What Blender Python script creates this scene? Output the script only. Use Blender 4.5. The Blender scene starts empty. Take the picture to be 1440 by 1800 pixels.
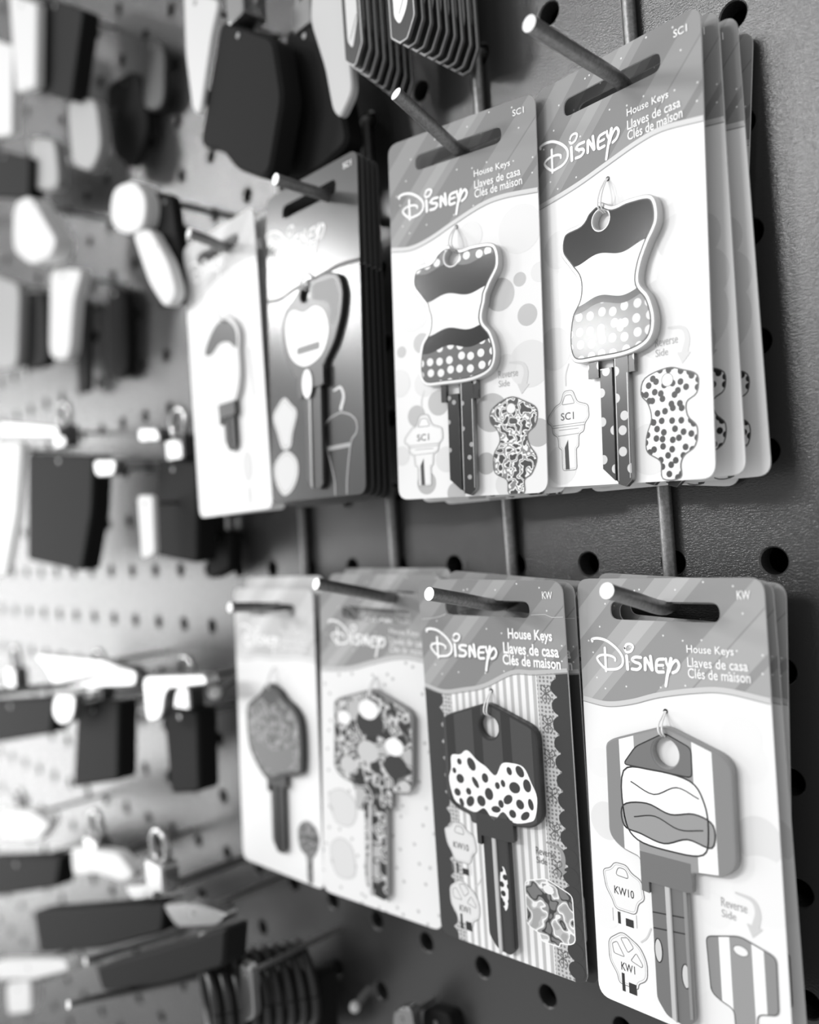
import bpy, bmesh, math, random
from mathutils import Vector, Matrix, Euler
from mathutils.geometry import tessellate_polygon, delaunay_2d_cdt
random.seed(7)
S = 0.001                      # everything below is written in millimetres
COL = bpy.context.scene.collection
PI = math.pi

# ------------------------------------------------------------------ materials
def lin(v):                    # display grey 0..255 -> linear albedo
    v /= 255.0
    return v / 12.92 if v <= .04045 else ((v + .055) / 1.055) ** 2.4

def base_mat(name, g, rough=.5, spec=.5, metal=0.0, coat=0.0):
    m = bpy.data.materials.new(name); m.use_nodes = True
    b = m.node_tree.nodes['Principled BSDF']
    a = lin(g)
    b.inputs['Base Color'].default_value = (a, a, a, 1)
    b.inputs['Roughness'].default_value = rough
    b.inputs['Specular IOR Level'].default_value = spec
    b.inputs['Metallic'].default_value = metal
    b.inputs['Coat Weight'].default_value = coat
    b.inputs['Coat Roughness'].default_value = .12
    return m
class NT:
    def __init__(s, m): s.t = m.node_tree; s.b = s.t.nodes['Principled BSDF']; s.m = m
    def n(s, typ, **kw):
        x = s.t.nodes.new(typ)
        for k, v in kw.items(): setattr(x, k, v)
        return x
    def l(s, a, b): s.t.links.new(a, b)
    def math(s, op, a, b=None, c=None):
        x = s.n('ShaderNodeMath', operation=op)
        for i, v in enumerate((a, b, c)):
            if v is None: continue
            if isinstance(v, (int, float)): x.inputs[i].default_value = v
            else: s.l(v, x.inputs[i])
        return x.outputs[0]
    def coords(s):
        tc = s.n('ShaderNodeTexCoord'); mp = s.n('ShaderNodeMapping'); mp.inputs['Scale'].default_value = (1000,) * 3
        s.l(tc.outputs['Object'], mp.inputs[0]); s.vec = mp.outputs[0]
        sp = s.n('ShaderNodeSeparateXYZ'); s.l(s.vec, sp.inputs[0])
        return sp.outputs
    def mixg(s, f, a, b):      # greys: number or socket
        x = s.n('ShaderNodeMix', data_type='FLOAT')
        for i, v in ((0, f), (2, a), (3, b)):
            if isinstance(v, (int, float)): x.inputs[i].default_value = v
            else: s.l(v, x.inputs[i])
        return x.outputs[0]
    def gt(s, a, b): return s.math('GREATER_THAN', a, b)
    def lt(s, a, b): return s.math('LESS_THAN', a, b)
    def mul(s, a, b): return s.math('MULTIPLY', a, b)
    def noise(s, scale, detail=2, rough=.5, vec=None):
        x = s.n('ShaderNodeTexNoise'); x.inputs['Scale'].default_value = scale
        x.inputs['Detail'].default_value = detail; x.inputs['Roughness'].default_value = rough
        s.l(vec or s.vec, x.inputs['Vector']); return x.outputs['Fac']
    def voro(s, scale, rnd=.4):
        x = s.n('ShaderNodeTexVoronoi', voronoi_dimensions='2D'); x.inputs['Scale'].default_value = scale
        x.inputs['Randomness'].default_value = rnd
        mp = s.n('ShaderNodeMapping'); mp.inputs['Rotation'].default_value = (PI / 2, 0, 0)
        s.l(s.vec, mp.inputs[0]); s.l(mp.outputs[0], x.inputs['Vector']); return x.outputs['Distance']
    def color(s, g): s.l(g, s.b.inputs['Base Color'])
    def bump(s, h, dist, strength=1.0):
        x = s.n('ShaderNodeBump'); x.inputs['Distance'].default_value = dist * S; x.inputs['Strength'].default_value = strength
        s.l(h, x.inputs['Height']); s.l(x.outputs[0], s.b.inputs['Normal'])

def header_mat(name, g, gl):   # printed header: diagonal rays of lighter ink and tiny stars
    m = base_mat(name, g, .4, .15); k = NT(m); c = k.coords()
    d = k.math('ADD', k.mul(c['X'], .72), k.mul(c['Z'], -.69))
    w1 = k.noise(.16, 0, vec=None)
    fr = k.math('FRACT', k.mul(d, .071)); band = k.gt(fr, .62)
    fr2 = k.math('FRACT', k.math('ADD', k.mul(d, .043), .31)); band2 = k.mul(k.gt(fr2, .72), .6)
    b = k.math('MINIMUM', k.math('ADD', k.mul(band, .5), band2), 1)
    v = k.mixg(b, lin(g), lin(gl))
    v = k.mixg(k.mul(k.lt(k.voro(.149, 1), .035), .8), v, .85)
    k.color(v); return m
def speckle_mat(name, g1, g2, scale, thr, rough=.35, rnd=.6):   # g2 dots on g1
    m = base_mat(name, g1, rough); k = NT(m); k.coords()
    k.color(k.mixg(k.lt(k.voro(scale, rnd), thr), lin(g1), lin(g2))); return m
def mottle_mat(name, gs, scale, rough=.4):
    m = base_mat(name, gs[0], rough); k = NT(m); k.coords()
    r = k.n('ShaderNodeValToRGB'); r.color_ramp.interpolation = 'CONSTANT'
    while len(r.color_ramp.elements) < len(gs): r.color_ramp.elements.new(.5)
    for i, g in enumerate(gs):
        e = r.color_ramp.elements[i]; e.position = 0 if i == 0 else .36 + .28 * i / len(gs)
        e.color = (lin(g),) * 3 + (1,)
    k.l(k.noise(scale, 1), r.inputs[0]); k.l(r.outputs[0], k.b.inputs['Base Color']); return m
def stripe_mat(name, xs, gs, rough=.3):   # vertical stripes, xs boundaries
    m = base_mat(name, gs[0], rough, .5, 0, .3); k = NT(m); c = k.coords()
    v = lin(gs[0])
    for x, g in zip(xs, gs[1:]): v = k.mixg(k.gt(c['X'], x), v, lin(g))
    k.color(v); return m
def zone_mat(name, zones, rough=.15, coat=0):
    # zones from the top down: (z lower bound, grey, dot grey or None)
    m = base_mat(name, 200, rough, .35, 0, coat); k = NT(m); c = k.coords()
    wob = k.math('ADD', c['Z'], k.mul(k.math('SINE', k.mul(c['X'], .45)), .7))
    v = None; dots = k.lt(k.voro(.3, .25), .33)
    for zb, g, dg in reversed(zones):
        col = lin(g) if dg is None else k.mixg(dots, lin(g), lin(dg))
        v = col if v is None else k.mixg(k.gt(wob, prev), v, col)
        prev = None
        prev = zb_prev = zb
        nxt = zb
        # boundary between this zone and the one above is the upper zone's lower bound
        idx = zones.index((zb, g, dg))
        prev = zones[idx - 1][0] if idx > 0 else None
    k.bump(k.noise(1.6, 4, .75), .02, .4)
    k.color(v); return m

M = {}
def mk(key, *a, **k): M[key] = base_mat(key, *a, **k)
mk('card_white', 238, .36, .25); mk('card_edge', 215, .6); mk('card_back', 150, .7)
mk('ink_white', 250, .45); mk('ink_black', 42, .4); mk('ink_line', 95, .5); mk('ink_grey', 150, .45); mk('ink_mid', 112, .4)
mk('ink_light', 205, .4); mk('ink_faint', 224, .4); mk('ink_pale', 236, .35); mk('ink_line_light', 170, .5)
mk('ink_dark', 60, .3, .5); mk('ink_band', 190, .35); mk('dots_grey', 180, .35); mk('dots_pale', 218, .35)
mk('rim_light', 196, .35, .5, .2); mk('rim_mid', 150, .35, .5, .3); mk('rim_dark', 50, .35, .5)
mk('steel', 150, .34, .6, .85); mk('steel_end', 245, .35, .6, .1); mk('dark_plate', 48, .3, .6, .1)
mk('dark_card', 48, .22, .8); mk('dark_header', 74, .22, .6); mk('dark_edge', 66, .5)
mk('leather', 28, .7, .12); mk('pale_strap', 190, .6); mk('bright_plastic', 214, .4, .4); mk('mid_plastic', 150, .4, .5)
mk('chrome', 168, .22, .6, .9); mk('black_plastic', 38, .35, .5); mk('backing', 40, .8, .2)
M['header_mid'] = header_mat('header_mid', 150, 186); M['header_upper'] = header_mat('header_upper', 134, 166)
M['header_deep'] = header_mat('header_deep', 136, 168); M['header_pale'] = header_mat('header_pale', 192, 215)
M['body_marks'] = speckle_mat('body_marks', 242, 190, .16, .09, .32, 1.0)
M['spotted_print'] = speckle_mat('spotted_print', 240, 44, .46, .36, .4, .85)
M['blotch_print'] = mottle_mat('blotch_print', (44, 238, 130, 240, 60), .42)
M['party_print'] = mottle_mat('party_print', (46, 120, 210, 70, 190), .22)
M['reverse_print'] = mottle_mat('reverse_print', (165, 190, 238, 150, 60, 120), .24)
M['fruit_print'] = mottle_mat('fruit_print', (84, 120, 150, 100), .3)
M['blade_spots'] = speckle_mat('blade_spots', 70, 205, .21, .24, .22, .8)
M['blade_dark_spots'] = speckle_mat('blade_dark_spots', 44, 165, .2, .13, .2, .9)
M['stripes_kw'] = stripe_mat('stripes_kw', (-12.7, -8.6, 6.3, 11.0), (134, 246, 150, 246, 134))
M['stripes_kw_small'] = stripe_mat('stripes_kw_small', (8.9, 11.4, 16.4, 19.0), (140, 246, 150, 246, 140), .4)
M['head_top'] = zone_mat('head_top', [(3.2, 44, None), (-6.8, 246, None), (-8.6, 60, None), (-40, 122, 205)])
M['head_polka'] = zone_mat('head_polka', [(11.5, 108, 238), (3.4, 46, None), (-6.0, 244, None), (-10.8, 44, None), (-40, 112, 240)])
M['lace'] = speckle_mat('lace', 196, 128, .9, .3, .4, .2)
k = NT(base_mat('candy_stripe', 236, .35)); c = k.coords()
k.color(k.mixg(k.gt(k.math('FRACT', k.mul(c['X'], .42)), .55), lin(240), lin(188))); M['candy_stripe'] = k.m
k = NT(base_mat('dark_panels', 64, .22, .5, 0, .3)); c = k.coords()
k.color(k.mixg(k.gt(k.math('FRACT', k.math('ADD', k.mul(c['X'], .105), .28)), .68), lin(70), lin(44))); M['dark_panels'] = k.m
k = NT(base_mat('brushed_blade', 150, .25, .6, .6)); k.coords()
k.color(k.mixg(k.noise(.5, 3), lin(60), lin(150))); M['brushed_blade'] = k.m
# clear plastic loop
m = base_mat('clear_loop', 235, .15, .5); m.node_tree.nodes['Principled BSDF'].inputs['Transmission Weight'].default_value = .0
M['clear_loop'] = m
# hook wire: galvanised with scratches
k = NT(base_mat('hook_wire', 120, .38, .6, .8)); k.coords()
k.color(k.mixg(k.noise(1.1, 4, .7), lin(70), lin(170))); k.bump(k.noise(3, 4, .7), .05, .6); M['hook_wire'] = k.m
# painted hardboard with a fine leathery grain
k = NT(base_mat('peg_paint', 70, .21, .75)); k.coords()
mp = k.n('ShaderNodeMapping'); mp.inputs['Scale'].default_value = (1.0, 1, 2.2); k.l(k.vec, mp.inputs[0])
n1 = k.noise(1.1, 3, .55, mp.outputs[0]); n2 = k.noise(2.4, 2, .5, mp.outputs[0])
k.bump(k.math('ADD', n1, k.mul(n2, .5)), .08, 1.0)
k.color(k.mixg(k.noise(.02, 2), lin(50), lin(58))); M['peg_paint'] = k.m

# ------------------------------------------------------------------ mesh helpers
class MB:
    def __init__(s): s.v = []; s.f = []; s.m = []; s.mats = []; s.smooth = []
    def mi(s, mat):
        if mat not in s.mats: s.mats.append(mat)
        return s.mats.index(mat)
    def add(s, vs, fs, mat, smooth=False):
        o = len(s.v); s.v += [tuple(v) for v in vs]; i = s.mi(mat)
        for f in fs: s.f.append(tuple(o + a for a in f)); s.m.append(i); s.smooth.append(smooth)
    def build(s, name, parent=None, smooth=None):
        me = bpy.data.meshes.new(name)
        me.from_pydata([(a * S, b * S, c * S) for a, b, c in s.v], [], s.f)
        for mname in s.mats: me.materials.append(M[mname])
        for p, i, sm in zip(me.polygons, s.m, s.smooth): p.material_index = i; p.use_smooth = sm
        bm = bmesh.new(); bm.from_mesh(me)
        bm.normal_update(); bm.to_mesh(me); bm.free()
        o = bpy.data.objects.new(name, me); COL.objects.link(o)
        if parent: o.parent = parent
        return o
def area(p): return .5 * sum(p[i][0] * p[(i + 1) % len(p)][1] - p[(i + 1) % len(p)][0] * p[i][1] for i in range(len(p)))
def ccw(p): return list(p) if area(p) > 0 else list(p)[::-1]
def rounded(pts, r, n=5):      # round every corner
    pts = ccw(pts); out = []; N = len(pts)
    for i in range(N):
        a, b, c = Vector(pts[i - 1]), Vector(pts[i]), Vector(pts[(i + 1) % N])
        d1 = (a - b); d2 = (c - b)
        rr = min(r, d1.length * .48, d2.length * .48)
        p1 = b + d1.normalized() * rr; p2 = b + d2.normalized() * rr
        for k in range(n + 1):
            t = k / n; q = p1 * (1 - t) ** 2 + b * 2 * t * (1 - t) + p2 * t * t; out.append((q.x, q.y))
    return out
def smooth_closed(pts, n=6):
    pts = ccw(pts); out = []; N = len(pts)
    for i in range(N):
        p0, p1, p2, p3 = [Vector(pts[(i + k) % N]) for k in (-1, 0, 1, 2)]
        for k in range(n):
            t = k / n
            q = .5 * ((2 * p1) + (p2 - p0) * t + (2 * p0 - 5 * p1 + 4 * p2 - p3) * t * t + (3 * p1 - p0 - 3 * p2 + p3) * t ** 3)
            out.append((q.x, q.y))
    return out
def smooth_open(pts, n=6):
    P = [Vector(p) for p in pts]; P = [P[0] * 2 - P[1]] + P + [P[-1] * 2 - P[-2]]; out = []
    for i in range(1, len(P) - 2):
        p0, p1, p2, p3 = P[i - 1:i + 3]
        for k in range(n):
            t = k / n
            out.append(.5 * ((2 * p1) + (p2 - p0) * t + (2 * p0 - 5 * p1 + 4 * p2 - p3) * t * t + (3 * p1 - p0 - 3 * p2 + p3) * t ** 3))
    out.append(P[-2]); return out
def ellipse(cx, cz, rx, rz=None, n=28, rot=0):
    rz = rz or rx
    return [(cx + rx * math.cos(a) * math.cos(rot) - rz * math.sin(a) * math.sin(rot), cz + rx * math.cos(a) * math.sin(rot) + rz * math.sin(a) * math.cos(rot)) for a in [2 * PI * i / n for i in range(n)]]
def rect(x0, z0, x1, z1): return [(x0, z0), (x1, z0), (x1, z1), (x0, z1)]
def inset(p, d):
    p = ccw(p); N = len(p); out = []
    for i in range(N):
        a, b, c = Vector(p[i - 1]), Vector(p[i]), Vector(p[(i + 1) % N])
        t = (c - a)
        if t.length < 1e-6: t = Vector((1, 0))
        t.normalize(); out.append((b.x - t.y * d, b.y + t.x * d))
    return out
def clip(sub, conv):           # Sutherland-Hodgman against a convex ccw polygon
    conv = ccw(conv); out = list(sub)
    for i in range(len(conv)):
        a, b = conv[i], conv[(i + 1) % len(conv)]
        if (a[0] - b[0]) ** 2 + (a[1] - b[1]) ** 2 < 1e-9: continue
        side = lambda p: (b[0] - a[0]) * (p[1] - a[1]) - (b[1] - a[1]) * (p[0] - a[0])
        src, out = out, []
        for j in range(len(src)):
            p, q = src[j - 1], src[j]; sp, sq = side(p), side(q)
            if (sp >= 0) != (sq >= 0):
                t = sp / (sp - sq); out.append((p[0] + (q[0] - p[0]) * t, p[1] + (q[1] - p[1]) * t))
            if sq >= 0: out.append(q)
        if not out: return []
    return out
def inside(p, L):
    c = False
    for (x1, y1), (x2, y2) in zip(L, L[1:] + L[:1]):
        if (y1 > p[1]) != (y2 > p[1]) and p[0] < (x2 - x1) * (p[1] - y1) / (y2 - y1) + x1: c = not c
    return c
def tess(loops):
    # ccw triangles in xz seen from -y; constrained Delaunay when the quick way misses some of the area
    def fix(flat, tr):
        res = []; tot = 0
        for t in tr:
            a, b, c = [flat[i] for i in t]
            ar = (b[0] - a[0]) * (c[1] - a[1]) - (c[0] - a[0]) * (b[1] - a[1])
            if abs(ar) < 1e-9: continue
            tot += abs(ar) / 2; res.append(tuple(t) if ar > 0 else (t[0], t[2], t[1]))
        return res, tot
    want = abs(area(loops[0])) - sum(abs(area(L)) for L in loops[1:])
    flat = [p for L in loops for p in L]
    res, tot = fix(flat, tessellate_polygon([[Vector((x, z, 0)) for x, z in L] for L in loops]))
    if abs(tot - want) < .004 * want: return flat, res
    faces = []; o = 0
    for L in loops: faces.append(list(range(o, o + len(L)))); o += len(L)
    edges = [(f[k], f[(k + 1) % len(f)]) for f in faces for k in range(len(f))]
    vs, es, fs, *_ = delaunay_2d_cdt([Vector(p) for p in flat], edges, [], 0, 1e-7)
    flat2 = [(v.x, v.y) for v in vs]; keep = []
    for f in fs:
        m = (sum(flat2[i][0] for i in f) / len(f), sum(flat2[i][1] for i in f) / len(f))
        if inside(m, list(loops[0])) and not any(inside(m, list(h)) for h in loops[1:]): keep.append(f)
    return flat2, fix(flat2, keep)[0]
def ink(mb, poly, y, mat, holes=()):
    if len(poly) < 3: return
    flat, tr = tess([ccw(poly)] + [ccw(h) for h in holes])
    mb.add([(x, y, z) for x, z in flat], tr, mat)
def ribbon(mb, pts, w, y, mat, w2=None, caps=True):
    P = [Vector(p) for p in pts]; P = [p for i, p in enumerate(P) if i == 0 or (p - P[i - 1]).length > 1e-4]
    vs = []; n = len(P)
    for i, p in enumerate(P):
        t = (P[min(i + 1, n - 1)] - P[max(i - 1, 0)]).normalized(); u = Vector((-t.y, t.x))
        ww = w if w2 is None else w + (w2 - w) * i / (n - 1)
        vs += [(p.x + u.x * ww / 2, y, p.y + u.y * ww / 2), (p.x - u.x * ww / 2, y, p.y - u.y * ww / 2)]
    mb.add(vs, [(2 * i, 2 * i + 1, 2 * i + 3, 2 * i + 2) for i in range(n - 1)], mat)
    if caps and w > .3:
        for p, ww in ((P[0], w), (P[-1], w2 or w)): ink(mb, ellipse(p.x, p.y, ww / 2, n=12), y - .003, mat)
def outline(mb, poly, w, y, mat): ribbon(mb, list(poly) + [poly[0], poly[1]], w, y, mat, caps=False)
def prism(mb, poly, y0, y1, front, side=None, holes=(), chamfer=0.0, back=None):
    # y0 = front (towards the viewer, smaller y), y1 = back
    side = side or front; loops = [ccw(poly)] + [ccw(h)[::-1] for h in holes]
    fl = [inset(loops[0], chamfer)] + [[q for q in inset(ccw(h), -chamfer)][::-1] for h in loops[1:]] if chamfer else loops
    flat, tr = tess(fl); mb.add([(x, y0, z) for x, z in flat], tr, front)
    flat, tr = tess(loops); mb.add([(x, y1, z) for x, z in flat], [t[::-1] for t in tr], back or side)
    for L, F in zip(loops, fl):
        n = len(L)
        rings = [(F, y0), (L, y0 + chamfer), (L, y1)] if chamfer else [(L, y0), (L, y1)]
        for (A, ya), (B, yb) in zip(rings, rings[1:]):
            mb.add([(x, ya, z) for x, z in A] + [(x, yb, z) for x, z in B], [(i, n + i, n + (i + 1) % n, (i + 1) % n) for i in range(n)], side, True)
def tube(mb, pts, r, mat, n=14, endmat=None, cap=True, r_end=None):
    P = [Vector(p) for p in pts]; up = Vector((0, 0, 1)); prev = None; base = len(mb.v)
    rings = []
    for i, p in enumerate(P):
        t = (P[min(i + 1, len(P) - 1)] - P[max(i - 1, 0)]).normalized()
        if prev is None: u = t.cross(up if abs(t.z) < .9 else Vector((1, 0, 0))).normalized()
        else: u = (prev - t * prev.dot(t)).normalized()
        prev = u; w = t.cross(u)
        rings.append([p + (u * math.cos(2 * PI * k / n) + w * math.sin(2 * PI * k / n)) * r for k in range(n)])
    vs = [v for R in rings for v in R]
    fs = [(i * n + k, i * n + (k + 1) % n, (i + 1) * n + (k + 1) % n, (i + 1) * n + k) for i in range(len(P) - 1) for k in range(n)]
    mb.add(vs, fs, mat, True)
    if cap:
        mb.add(rings[0], [tuple(range(n))[::-1]], mat); mb.add(rings[-1], [tuple(range(n))], endmat or mat)
def torus(mb, c, R, r, axis, mat, n=28, k=10, squash=1.0):
    axis = Vector(axis).normalized(); u = axis.cross(Vector((0, .3, 1))).normalized(); w = axis.cross(u)
    pts = [Vector(c) + u * math.cos(a) * R + w * math.sin(a) * R * squash for a in [2 * PI * i / n for i in range(n + 1)]]
    tube(mb, pts, r, mat, k, cap=False)

def tag(o, label, cat, group=None, kind=None):
    if label: o['label'] = label
    if cat: o['category'] = cat
    if group: o['group'] = group
    if kind: o['kind'] = kind
    return o
def empty(name, loc=(0, 0, 0), rot=(0, 0, 0)):
    o = bpy.data.objects.new(name, None); o.empty_display_size = .01; COL.objects.link(o)
    o.location = Vector(loc) * S; o.rotation_euler = Euler([math.radians(a) for a in rot]); return o
def copy_tree(o, parent=None):
    c = o.copy(); COL.objects.link(c)
    if parent: c.parent = parent
    for ch in list(o.children): copy_tree(ch, c)
    return c

# ------------------------------------------------------------------ lettering
def text_mesh(name, s, box, y, mat, parent, bold=0.0, shear=0.0, align_w=True):
    cu = bpy.data.curves.new(name, 'FONT'); cu.body = s; cu.size = 10; cu.offset = bold; cu.shear = shear; cu.resolution_u = 3
    t = bpy.data.objects.new(name, cu); COL.objects.link(t)
    bpy.context.view_layer.update(); dg = bpy.context.evaluated_depsgraph_get()
    me = bpy.data.meshes.new_from_object(t.evaluated_get(dg)); bpy.data.objects.remove(t); bpy.data.curves.remove(cu)
    xs = [v.co.x for v in me.vertices]; ys = [v.co.y for v in me.vertices]
    x0, x1, y0, y1 = min(xs), max(xs), min(ys), max(ys); bx0, bz0, bx1, bz1 = box
    kx = (bx1 - bx0) / (x1 - x0); kz = (bz1 - bz0) / (y1 - y0)
    for v in me.vertices:
        x, z = v.co.x, v.co.y; v.co = ((bx0 + (x - x0) * kx) * S, y * S, (bz0 + (z - y0) * kz) * S)
    me.name = name; me.materials.clear(); me.materials.append(M[mat])
    o = bpy.data.objects.new(name, me); COL.objects.link(o); o.parent = parent; return o
def join_text(name, items, y, mat, parent):
    # several lines of lettering as one printed part
    vs, fs = [], []
    for s, box, bold in items:
        o = text_mesh('line', s, box, y, mat, None, bold); me = o.data; b = len(vs)
        vs += [tuple(v.co) for v in me.vertices]; fs += [tuple(b + i for i in p.vertices) for p in me.polygons]
        bpy.data.objects.remove(o); bpy.data.meshes.remove(me)
    me = bpy.data.meshes.new(name); me.from_pydata(vs, [], fs); me.materials.append(M[mat])
    o = bpy.data.objects.new(name, me); COL.objects.link(o); o.parent = parent; return o

LOGO = {'D': [(-20.3,36.0),(-20.3,36.5),(-18.7,36.8),(-16.3,36.4),(-14.0,35.1),(-12.4,33.6),(-11.7,32.2),(-12.0,30.7),(-13.3,29.7),(-15.0,29.4),(-16.7,29.4),(-18.2,30.5),(-19.1,31.7),(-18.6,32.4),(-17.2,32.8),(-15.2,32.7),(-14.0,32.2),(-13.9,31.6)],
 'Ds': [(-16.7,34.5),(-16.7,32.0),(-16.7,28.9)], 'i': [(-10.6,32.9),(-10.5,29.8)],
 'id': [(-11.0,34.8),(-10.4,35.7),(-9.3,35.8),(-8.7,35.2),(-9.4,34.1),(-10.6,33.9),(-11.1,34.7)],
 's': [(-6.7,32.8),(-8.2,32.8),(-9.1,32.2),(-8.4,31.6),(-7.2,31.3),(-6.9,30.6),(-7.8,29.9),(-9.3,29.9)],
 'n1': [(-5.7,30.0),(-5.6,32.6)], 'n2': [(-5.4,32.7),(-3.9,30.1)], 'n3': [(-3.8,30.1),(-4.1,33.2)],
 'e': [(-.7,32.8),(-2.2,32.5),(-2.7,31.2),(-2.5,29.8),(-.9,29.8)], 'e2': [(-2.3,31.25),(-.9,31.35)],
 'y': [(.5,29.9),(1.3,31.6),(2.5,32.7),(3.2,31.7),(2.6,30.4),(1.5,29.8)], 'y0': [(-.05,32.9),(.05,31.9),(.5,31.0)], 'ys': [(1.25,33.0),(.6,31.0),(-.05,28.6),(-.5,26.6)]}
def logo(parent, dx=0, dz=0, sc=1.0, y=-.1, mat='ink_white', shadow=None):
    mb = MB()
    for k, (nm, pts) in enumerate(LOGO.items()):
        w = {'D': .72, 'ys': .85, 'y': .7, 'y0': .65, 'id': .62, 'Ds': .75, 'n2': .8, 'n1': .8, 'n3': .8, 'e': .75, 'e2': .65, 's': .75}.get(nm, .85); w2 = {'ys': .7, 'Ds': .7, 'D': .6}.get(nm)
        P = pts if nm[0] == 'n' else [(p.x, p.y) for p in smooth_open(pts, 7)]
        P = [((a + 8.5) * sc - 8.5 + dx, (b - 32) * sc + 32 + dz) for a, b in P]
        if shadow: ribbon(mb, [(a + .22, b - .25) for a, b in P], w + .15, y + .03 - .001 * k, shadow, w2)
        ribbon(mb, P, w, y - .002 * k, mat, w2)
    return mb.build('logo_lettering', parent)

# ------------------------------------------------------------------ cards
W, H = 48.1, 103.2
CARD = rounded(rect(-W / 2, -H / 2, W / 2, H / 2), 3.4, 6)
SLOT = rounded(rect(-14.6, 41.6, 13.8, 46.1), 2.24, 5)
def curve_line(l=21.4, d=20.6, m=24.4, r=27.6, e=26.4):
    return [(p.x, p.y) for p in smooth_open([(-W / 2, l), (-17, d), (-10, d + 1.2), (-2.5, m), (7, r - .6), (14, r), (W / 2, e)], 6)]
def card(root, header, body, curve, edge='card_edge', line='ink_light', body_shapes=(), slot=SLOT):
    mb = MB()
    prism(mb, CARD, 0, .45, header, edge, [slot], back='card_back')
    cv = [(max(-W / 2 + .01, min(W / 2 - .01, x)), z) for x, z in curve]
    low = clip([(-W / 2 - 1, -H)] + [(W / 2 + 1, -H)] + [(W / 2 + 1, cv[-1][1])] + cv[::-1] + [(-W / 2 - 1, cv[0][1])], CARD)
    ink(mb, low, -.02, body)
    for i, (poly, mat) in enumerate(body_shapes): ink(mb, clip(poly, CARD), -.03 - .0015 * i, mat)
    ribbon(mb, [(x * .998, z) for x, z in cv], 1.1, -.075, line, caps=False)
    ribbon(mb, [(x * .998, z - .75) for x, z in cv], .22, -.078, 'ink_grey', caps=False)
    return mb.build('card', root)
def sc1_diagram(c, ox=0, oz=0):
    mb = MB(); y = -.09
    T = lambda P: [(a + ox, b + oz) for a, b in P]
    bow = rounded([(-23.0,-33.4),(-20.2,-30.6),(-18.6,-30.2),(-17.4,-27.2),(-14.6,-27.2),(-13.2,-30.3),(-9.8,-31.4),(-9.6,-34.6),(-11,-35.8),(-11.4,-38),(-13,-38.4),(-13.2,-41.6),(-14.0,-42),(-14.0,-47.4),(-18.6,-47.4),(-18.6,-42),(-19.6,-41.6),(-19.8,-38.6),(-21.4,-38),(-21.7,-35.6),(-23.2,-34.8)], .8, 3)
    ink(mb, T(bow), y, 'ink_pale'); outline(mb, T(bow), .16, y - .01, 'ink_line')
    outline(mb, T(inset(bow, .45)), .1, y - .01, 'ink_line_light')
    outline(mb, T(rounded([(-18.2,-30.6),(-17,-28.3),(-15.1,-28.3),(-14.0,-30.6)], .5, 3)), .16, y - .01, 'ink_line')
    for a, b in (((-21.5,-35.7),(-11,-35.7)), ((-19.8,-38.5),(-13,-38.3)), ((-19.4,-37),(-13,-37)), ((-21.5,-36.3),(-11.2,-36.3))): ribbon(mb, T([a, b]), .13, y - .01, 'ink_line')
    ink(mb, T([(-17.7,-41.6),(-16.5,-39.6),(-16.3,-47.2),(-17.6,-47.2)]), y - .02, 'ink_black')
    ribbon(mb, T([(p.x, p.y) for p in smooth_open([(-15.6,-20.5),(-16.6,-23),(-16.7,-25.8)], 5)]), .35, y, 'ink_light')
    o = mb.build('printed_key_diagram', c)
    text_mesh('size_lettering', 'SC1', (-18.6 + ox, -34.6 + oz, -14.4 + ox, -32.7 + oz), y - .03, 'ink_black', o, .06)
def kw_diagrams(c, dx=0, fill='ink_pale'):
    mb = MB(); y = -.09; T = lambda P: [(a + dx, b) for a, b in P]
    b1 = rounded([(-20.9,-20.0),(-18.6,-19.3),(-17.4,-17.6),(-14,-17.6),(-12.8,-19.2),(-10,-20.3),(-9.4,-24.8),(-11.2,-26),(-12.0,-28.9),(-17.8,-28.9),(-18.6,-26.6),(-20.2,-24.4)], 1.2, 4)
    b2 = rounded([(-20.3,-36.8),(-16.2,-33.9),(-11.4,-36.2),(-9.7,-39.4),(-9.9,-43.6),(-12.4,-45.2),(-12.6,-46.6),(-17.9,-46.6),(-18.2,-44.6),(-20.3,-41.8)], 1.4, 4)
    for b in (b1, b2):
        ink(mb, T(b), y, fill); outline(mb, T(b), .17, y - .01, 'ink_line'); outline(mb, T(inset(b, .5)), .1, y - .01, 'ink_line_light')
    outline(mb, T(rounded([(-17.2,-20.6),(-16.4,-18.6),(-14.2,-18.7),(-13.5,-20.8)], .8, 3)), .17, y - .02, 'ink_line')
    for p in ([(-16.8,-35.6),(-14.9,-35),(-13.2,-37),(-14.9,-38.6)], [(-19.3,-37.6),(-17.9,-36.7),(-15.9,-39.9),(-18.9,-39.8)], [(-12.6,-38),(-10.9,-40.3),(-11.2,-41),(-14.2,-40.2)]): outline(mb, T(rounded(p, .4, 2)), .15, y - .02, 'ink_line')
    for x0, z0, x1, z1 in ((-17.2,-32.2,-16.5,-29.4), (-15.0,-32.2,-12.9,-30.4), (-17.0,-48.2,-16.2,-43.9), (-15.1,-48.1,-13,-45.6)): ink(mb, T(rect(x0, z0, x1, z1)), y - .02, 'ink_black')
    for x in (-18.6, -12.0): ribbon(mb, T([(x, -32), (x, -28.9)]), .13, y, 'ink_line_light')
    ribbon(mb, T([(p.x, p.y) for p in smooth_open([(-8.2,-31),(-9.4,-33.4),(-11,-34.9)], 5)]), .4, y, 'ink_light')
    o = mb.build('printed_key_diagram', c)
    text_mesh('size_lettering', 'KW10', (-17.8 + dx, -25.2, -12.3 + dx, -23.3), y - .03, 'ink_black', o, .05)
    text_mesh('size_lettering', 'KW1', (-17.0 + dx, -43.2, -13.2 + dx, -41.3), y - .03, 'ink_black', o, .05)
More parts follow.
